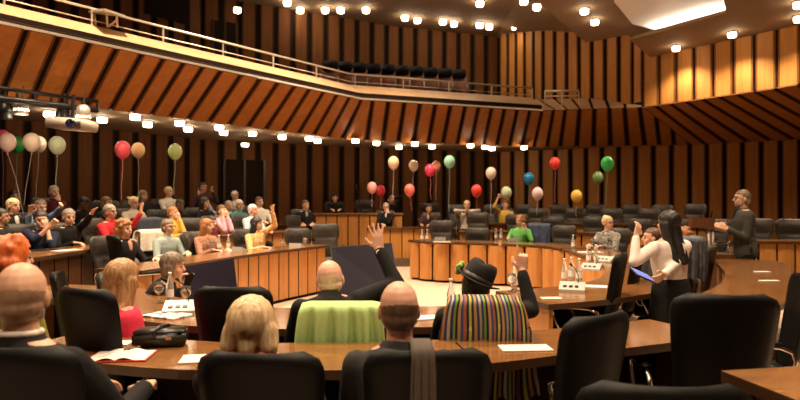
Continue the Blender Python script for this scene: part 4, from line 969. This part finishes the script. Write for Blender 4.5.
for nm, px0, px1, y0, y1, Y, lab in (('door_1',212,236,22,60,15.6,''),('window_1',143,187,-12,20,14.0,''),('door_2',224,264,160,232,14.9,'')):
    # on the left wall
    def onwall(px):
        for (ax, ay), (bx, by) in zip(W[:4], W[1:4]):
            k = (px-400)/F; d = (bx-ax)-k*(by-ay)
            t_ = (k*ay-ax)/d
            if 0 <= t_ <= 1 and ay+(by-ay)*t_ > 0: return V((ax+(bx-ax)*t_, ay+(by-ay)*t_, 0))
        for (ax, ay), (bx, by) in zip(W[3:5], W[4:6]):
            k = (px-400)/F; d = (bx-ax)-k*(by-ay); t_ = (k*ay-ax)/d
            return V((ax+(bx-ax)*t_, ay+(by-ay)*t_, 0))
    a, b = onwall(px0), onwall(px1); Ym = (a.y+b.y)/2
    za, zb = CZ+(HY-y1)/F*Ym, CZ+(HY-y0)/F*Ym
    if nm == 'door_2': za = T4
    d = (b-a).normalized(); nr = V((d.y,-d.x,0))*.07
    mb = MB(); mb.add([a+nr+V((0,0,za)), b+nr+V((0,0,za)), b+nr+V((0,0,zb)), a+nr+V((0,0,zb))], [(0,1,2,3)])
    for p_, q_ in ((a, a+nr), (b, b+nr)): mb.add([p_+V((0,0,za)), q_+V((0,0,za)), q_+V((0,0,zb)), p_+V((0,0,zb))], [(0,1,2,3)])
    dd = mb.build(nm, M['groove']); struct(dd)
    if nm != 'window_1':
        c_ = (a+b)/2+nr*1.3; fr_ = MB()
        for q_ in (a+nr, (a+b)/2+nr, b+nr): fr_.box((q_.x, q_.y, (za+zb)/2), (.05,.05,zb-za))
        fr_.build('door_frame', M['edge'], dd)
bt = empty('balcony_lectern', at(104, 10.1, 20), 0, 'pale slanted reading board on legs at the balcony rail', 'lectern')
mb = MB(); L_ = [at(88, 9.9, 10), at(104, 9.5, 8), at(125, 9.9, 15), at(121, 10.3, 14)]
o0 = at(104, 10.1, 20); c4 = [p-o0 for p in L_]; mb.add(c4+[p-V((0,0,.04)) for p in c4], [(0,1,2,3),(4,5,6,7),(0,1,5,4),(1,2,6,5),(2,3,7,6),(3,0,4,7)]); mb.build('board', M['rail'], bt)
for px in (94, 106, 116): MB().tube([at(px, 9.95, 13)-o0, at(px+1, 9.95, 27)-o0], .02).build('leg', M['rail'], bt, True)
MB().tube([at(108, 9.95, 27)-o0, at(117, 9.95, 19)-o0], .018).build('brace', M['rail'], bt, True)

# ------------------------------------------------------------------ truss, stage lamps, projector
tr = empty('lighting_bar', at(50, 9.0, 102), 0, 'black metal lighting bar under the balcony edge at the upper left', 'lighting bar'); o0 = at(50, 9.0, 102)
a, b = at(-40, 8.2, 94)-o0, at(97, 9.7, 110)-o0
MB().tube([a, b], .05).build('bar', M['blackmetal'], tr, True); MB().tube([a+V((0,0,.16)), b+V((0,0,.14))], .03).build('upper_tube', M['blackmetal'], tr, True)
for k in range(9): MB().tube([a.lerp(b, k/8), a.lerp(b, k/8)+V((0,0,.17))], .02).build('bracket', M['blackmetal'], tr, True)
for i, (px, py, lit) in enumerate([(5,110,0),(21,106,1),(63,115,0),(83,113,1)]):
    p = at(px, 9.35 if i == 2 else 8.9, py-(3 if i == 2 else 0)); t = empty('stage_lamp', p, 0, ['black stage lamp at the left end of the lighting bar', 'clear glass lamp glowing under the lighting bar', 'black bracket lamp holding the projector', 'small bright lamp right of the projector bracket'][i], 'stage lamp')
    MB().lathe([(.05,.12),(.09,.08),(.10,-.12),(.085,-.13)], n=16).build('housing', M['blackmetal'] if not lit else M['rail'], t, True)
    MB().tube([(0,0,.1),(0,.05,.3)], .015).build('yoke', M['blackmetal'], t)
    if lit:
        MB().ball((0,0,-.06), (.10,.10,.05)).build('bulb', M['glow'], t, True)
        L = bpy.data.lights.new('lamp_light', 'POINT'); L.energy = 12; L.color = (1,.79,.56); L.shadow_soft_size = .1; o = bpy.data.objects.new('lamp_light', L); COL.objects.link(o); o.parent = t; o.location = (0,0,-.25)
p = at(72, 8.4, 124.5); t = empty('projector', p, R(-6), 'white projector hanging from the lighting bar at the upper left', 'projector')
MB().box((0,0,0), (.55,.40,.15), Matrix.Rotation(R(5), 3, 'Y'), bev=.02).build('body', M['projector'], t, True)
mt = Matrix.Rotation(PI/2, 3, 'X')
MB().lathe([(.05,-.03),(.062,-.02),(.062,.03),(.05,.03),(.035,.015)], (.13,-.215,-.015), 20, mt).build('lens', M['lens'], t, True)
mb = MB()
for k in range(6): mb.box((.225,-.202,-.06+.018*k-.02), (.07,.006,.007))
mb.build('vent', M['blackmetal'], t)
MB().tube([(0,0,.08),(0,.03,.42)], .025).build('mount', M['blackmetal'], t)

# ------------------------------------------------------------------ screens in the ring
def screen(name, c4, label):
    o0 = sum(c4, V((0,0,0)))/4; o0.z = 0; t = empty(name, o0, 0, label, 'screen'); q = [p-o0 for p in c4]
    n_ = (q[1]-q[0]).cross(q[3]-q[0]).normalized()
    if n_.y > 0: n_ = -n_
    mb = MB(); mb.add([p for p in q]+[p-n_*.05 for p in q], [(0,1,2,3),(7,6,5,4),(0,4,5,1),(1,5,6,2),(2,6,7,3),(3,7,4,0)]); mb.build('casing', M['blackmetal'], t)
    ce = sum(q, V((0,0,0)))/4; mb = MB(); mb.add([ce.lerp(p, .97)+n_*.003 for p in q], [(0,1,2,3)]); mb.build('panel', M['screenp'], t)
    for k in (3, 2): MB().tube([q[k].lerp(ce, .2)-n_*.06, V((q[k].lerp(ce, .2).x, q[k].lerp(ce, .2).y+.10, .02))], .025).build('leg', M['blackmetal'], t)
    return t
m, tt, b = nt('dark glossy screen'); b.inputs['Base Color'].default_value = (.006,.003,.008,1); b.inputs['Specular IOR Level'].default_value = .12; b.inputs['Roughness'].default_value = .4
b.inputs['Emission Color'].default_value = (.07,.035,.10,1); b.inputs['Emission Strength'].default_value = .05; M['screenp'] = m
screen('display_screen', [at(180, 6.35, 267), at(234, 6.9, 258), at(239, 6.7, 300), at(184, 6.1, 312)], 'large dark display screen leaning in the ring on the left')
screen('display_screen', [at(330, 6.6, 247), at(392, 6.6, 242.5), at(402, 6.2, 300), at(338, 6.2, 300)], 'large dark display screen leaning behind the raised hand')

# ------------------------------------------------------------------ lectern at the right
lc_ = empty('lectern', (4.15,8.3,0), 0, 'wooden lectern with raised panel in front of the standing man', 'lectern')
def lp(px, py, Y=8.3): return at(px, Y, py)-V((4.15,8.3,0))
a = lp(690,217.5); b = lp(713,228)
MB().box(((a.x+b.x)/2, 0, (a.z+b.z)/2), (b.x-a.x, .10, a.z-b.z), Matrix.Rotation(R(3), 3, 'Y')).build('raised_panel', M['darkwood'], lc_)
MB().box((lp(724,230).x, .02, lp(724,230).z), (.34,.42,.03), Matrix.Rotation(R(14), 3, 'Y')).build('reading_board', M['edge'], lc_)
for px in (709, 713, 735): MB().tube([lp(px, 229), lp(px+(3 if px == 735 else 0), 262)], .018).build('post', M['rail'], lc_, True)
MB().box((lp(718,250).x,.1,.45), (.42,.4,.89)).build('body', M['darkwood'], lc_)
for px, a_ in ((700,214),(711,211)): MB().tube([lp(px, 219), lp(px+1, a_)], .012).build('microphone', M['blackmetal'], lc_)
sd = empty('side_table', (4.5,9.1,0), 0, 'low dark table carrying glasses left of the lectern', 'table'); 
MB().box((-.45,0,.62), (1.0,.5,.04), bev=.005).build('tabletop', M['darkwood'], sd)
for x in (-.9,-.02):
    for y in (-.2,.2): MB().box((x,y,.30), (.05,.05,.60)).build('leg', M['edge'], sd)

# ------------------------------------------------------------------ things on the desks
def bottle(px, py, z, lab, h=.24, r=.030):
    p = on(px, py, z); p.z = z+.001; t = empty('water_bottle', p, 0, lab, 'bottle')
    MB().lathe([(r*.9,0),(r,.01),(r,h*.55),(r*.45,h*.78),(r*.40,h*.93)], n=14).build('bottle_body', M['water'], t, True)
    MB().lathe([(r*.48,h*.92),(r*.48,h)], n=12).build('cap', M['cap'], t, True)
    MB().lathe([(r*1.02,h*.2),(r*1.02,h*.45)], n=14, caps=False).build('label_band', M['white'], t, True)
def glass(px, py, z, lab):
    p = on(px, py, z); p.z = z+.001; t = empty('water_glass', p, 0, lab, 'glass')
    MB().lathe([(.035,0),(.035,.004),(.005,.008),(.005,.06),(.030,.085),(.038,.12),(.034,.16),(.032,.16),(.036,.12),(.028,.088),(.001,.07)], n=16, caps=False).build('goblet', M['glass'], t, True)
def micunit(px, py, z, lab, yaw=0):
    p = on(px, py, z); p.z = z+.001; t = empty('microphone_unit', p, R(yaw), lab, 'microphone')
    mb = MB(); mb.add([(-.11,-.07,0),(.11,-.07,0),(.11,.07,0),(-.11,.07,0),(-.11,-.07,.02),(.11,-.07,.02),(.11,.07,.075),(-.11,.07,.075)], [(0,3,2,1),(4,5,6,7),(0,1,5,4),(1,2,6,5),(2,3,7,6),(3,0,4,7)]); mb.build('base', M['offwhite'], t)
    MB().tube([(.05,.05,.06),(.05,.05,.13),(.03,.0,.19),(0,-.05,.23)], .004, 6).build('gooseneck', M['blackmetal'], t, True)
    MB().cap((0,-.05,.23), (-.01,-.07,.245), .009, .009).build('capsule', M['blackmetal'], t, True)
    mb = MB()
    for k in range(3): mb.box((-.06+.05*k,-.02,.043), (.03,.03,.006), Matrix.Rotation(R(21), 3, 'X'))
    mb.build('buttons', M['blackmetal'], t)
def flat(name, px, py, z, w, d, yaw, lab, cat, mat, h=.006, n=1):
    p = on(px, py, z); p.z = z+.001; o = MB().box((0,0,h/2), (w, d, h), bev=.001).build(name, mat, None, loc=p); o.rotation_euler.z = R(yaw); tag(o, lab, cat); return o
z1 = DZ
for px, py, z, lab in [(170,303,z1,'clear bottle before the grey haired woman with the phone'),(219,250.5,z1+.03,'small bottle left of two, before the brown floral jacket'),(228.5,250,z1+.03,'small bottle right of two, before the brown floral jacket'),
    (422,241,z1,'bottle left of a pair at the left end of the scalloped desk'),(427,241,z1,'bottle right of a pair at the left end of the scalloped desk'),(496,240,z1,'left bottle beside the woman in green'),(501,240,z1,'right bottle beside the woman in green'),
    (514,290,z1,'bottle standing near the hat wearer’s raised arm'.replace('’', "'")),(451,312,z1,'bottle left of the striped blanket'),(564.5,283,z1,'leftmost bottle of the nearest three on the right ring desk'),(571.5,281,z1,'middle bottle of the nearest three on the right ring desk'),(579,283,z1,'rightmost bottle of the nearest three on the right ring desk'),
    (588.5,264,z1,'left bottle of the second group on the right ring desk'),(596,263,z1,'right bottle of the second group on the right ring desk'),(573,249,z1,'bottle at the far end of the right ring desk')]:
    bottle(px, py, z, lab)
for px, py, z, lab in [(159,303,z1,'glass left of the bottle near the crimson woman'),(282,250,z1+.03,'glass before the pair of dark chairs'),(305,247,z1+.03,'glass right of the table microphone'),(512,292,z1,'stemmed glass left of the bottle near the raised arm'),
    (616,263,z1,'glass before the woman with the blond bun'),(186,308,z1,'glass beside the papers of the crimson woman'),(500,250,z1,'glass near the green woman'),(212,252,z1+.03,'glass before the brown floral jacket'),(592,247,z1,'glass at the bend of the ring desk')]:
    glass(px, py, z, lab)
micunit(572, 291, z1, 'pale microphone unit before the nearest three bottles', -20); micunit(591, 270, z1, 'pale microphone unit before the second bottle group', -30); micunit(604, 262, z1, 'small microphone unit before the woman with the bun', -40)
micunit(297, 247.5, z1+.03, 'microphone unit with slanted gooseneck before the dark chair pair', 160); micunit(240, 251.5, z1+.03, 'microphone unit on the slatted ring desk by the yellow floral jacket', 150)
micunit(180, 312, z1, 'pale microphone unit on the near ring desk beside the crimson woman', 10); micunit(440, 240.5, z1, 'microphone unit at the left part of the scalloped desk', 180); micunit(513, 241, z1, 'microphone unit before the woman in green', 180)
flat('paper_sheet', 525, 348.5, .85, .26, .13, 4, 'white paper sheet lying on the long near desk at the right', 'paper', M['white'])
flat('paper_sheet', 109, 343.5, .85, .24, .10, 0, 'small cream card on the long near desk beside the handbag', 'paper', M['white'])
flat('paper_sheet', 551, 298.5, z1, .16, .09, 4, 'white card at the near corner of the right ring desk', 'paper', M['white'])
flat('paper_sheet', 590, 286.5, z1, .30, .16, -20, 'large white sheet before the microphone units on the right', 'paper', M['white'])
flat('paper_sheet', 762, 272, .85, .16, .07, 0, 'upper white card on the oval desk', 'paper', M['white']); flat('paper_sheet', 769, 281, .85, .17, .07, 0, 'lower white card on the oval desk', 'paper', M['white'])
flat('paper_sheet', 205, 359, .85, .22, .15, 10, 'sheet edge left of the blond woman on the near desk', 'paper', M['white'])
flat('paper_sheet', 168, 316, z1, .30, .20, -25, 'magazine with a dark picture beside the crimson woman', 'paper', floral('printed magazine', (.78,.74,.68), [(.08,.06,.05),(.4,.3,.25)], 9), .01)
flat('paper_sheet', 424, 318, z1, .20, .14, 15, 'white paper with red print left of the blanket', 'paper', M['white'])
flat('paper_sheet', 590, 252.5, z1, .35, .2, 10, 'open white papers before the woman with the bun', 'paper', M['white'], .012)
flat('laptop', 442, 242.5, z1, .34, .2, 0, 'thin pale folder before the dark chair on the scalloped desk', 'folder', M['offwhite'], .02)
bk = empty('open_notebook', on(122, 357, .85)+V((0,0,.001)), R(6), 'open white notebook with red cover and a pen, on the near desk', 'notebook')
for s in (-1, 1):
    mb = MB(); mb.grid(lambda u, v, s=s: (s*u*.135, (v-.5)*.19, .008+.014*math.sin(PI*min(u*1.6, 1))*(1-u*.5)), 12, 2); mb.build('page', M['white'], bk, True)
MB().box((0,0,.004), (.285,.205,.006), bev=.001).build('cover', M['red'], bk)
pn_ = MB().tube([(0,0,0),(.05,.07,.0)], .004, 8).build('pen', M['blackmetal'], None, loc=on(124, 357, .85)+V((0,0,.035))); tag(pn_, 'dark pen lying on the open notebook', 'pen')
bg = empty('handbag', on(161, 345, .85)+V((0,0,.002)), R(12), 'black shiny leather handbag on the near desk beside the notebook', 'handbag')
mb = MB(); mb.box((0,0,.040), (.26,.15,.075), bev=.012); o = mb.build('bag_body', M['bag'], bg, True)
for v in o.data.vertices: v.co += V((0,0,.012*noise.noise(v.co*14)))
MB().box((0,-.005,.080), (.255,.14,.014), bev=.006).build('flap', M['bag'], bg, True)
MB().box((.05,-.078,.05), (.03,.006,.02), bev=.003).build('clasp', M['chrome'], bg)
MB().tube([(-.02,-.079,.05),(-.02,-.076,.085),(.0,-.02,.098),(.03,.05,.095),(.04,.075,.06)], .009, 8).build('strap', M['bag'], bg, True)
o = flat('tablet_computer', 40, 250.5, T2+.8, .35, .16, 70, 'dark tablet lying on the second row desk by the woman in navy', 'tablet', M['blackmetal'], .012)
flat('paper_sheet', 67, 250.5, T2+.8, .35, .15, 70, 'white sheet on the second row desk left of the upright chair', 'paper', M['white'])
ms = empty('table_microphone', at(361, 16.4, 213.5), 0, 'tall dark gooseneck microphone on the podium desk', 'microphone')
MB().tube([(0,0,0),(-.02,0,.25),(-.08,0,.55),(-.12,-.02,.68)], .012, 8).build('gooseneck', M['blackmetal'], ms, True); MB().cap((-.12,-.02,.68), (-.13,-.02,.76), .025, .025).build('capsule', M['blackmetal'], ms, True)
MB().lathe([(.07,0),(.07,.02),(.02,.03)], n=14).build('base', M['blackmetal'], ms, True)
cb = MB().tube([(.32,2.70,.852),(.335,3.0,.853),(.30,3.22,.853)], .004, 6).build('cable', M['blackmetal']); tag(cb, 'thin dark cable lying across the long near desk', 'cable')

def groups():
    for o in COL.objects:
        if o.parent or 'label' not in o: continue
        c, l = o['category'], o['label']; g = None
        if c == 'balloon': g = 'balloons on strings above the seats'
        elif c == 'chair': g = 'near black chairs' if o.location.y < 6.9 else 'charcoal chairs of the far rows'
        elif c == 'ceiling light' and 'downlight' in l: g = 'downlights under the balcony' if 'under the balcony' in l else 'downlights of the upper ceiling'
        elif c in ('bottle', 'glass', 'microphone'): g = {'bottle': 'small water bottles on the desks', 'glass': 'stemmed glasses on the desks', 'microphone': 'microphone units on the desks'}[c]
        elif c == 'paper': g = 'papers on the desks'
        elif c == 'desk' and o.name.startswith('tier'): g = 'desks of the raised rows'
        elif c == 'person': g = 'people in the hall'
        if g and 'group' not in o: o['group'] = g
groups()
for p in (protoA, protoB):
    for ch in list(p.children_recursive)+[p]: bpy.data.objects.remove(ch)
# ------------------------------------------------------------------ light, camera
wd = bpy.data.worlds.new('World'); S.world = wd; wd.use_nodes = True
wd.node_tree.nodes['Background'].inputs[0].default_value = (1, .72, .48, 1); wd.node_tree.nodes['Background'].inputs[1].default_value = .012
cam = bpy.data.cameras.new('Camera'); cam.lens = 27; cam.sensor_width = 36; co = bpy.data.objects.new('Camera', cam); COL.objects.link(co)
co.location = (0,0,CZ); co.rotation_euler = (R(90)+math.atan(3/600), 0, 0); S.camera = co
cam.dof.use_dof = True; cam.dof.focus_distance = 4.6; cam.dof.aperture_fstop = 2.4
S.view_settings.view_transform = 'Standard'; S.view_settings.look = 'None'; S.view_settings.gamma = 1; S.view_settings.use_curve_mapping = False
S.view_settings.exposure = 0.0
S.cycles.max_bounces = 6; S.cycles.use_light_tree = True; S.cycles.use_denoising = True; S.cycles.sample_clamp_indirect = 6
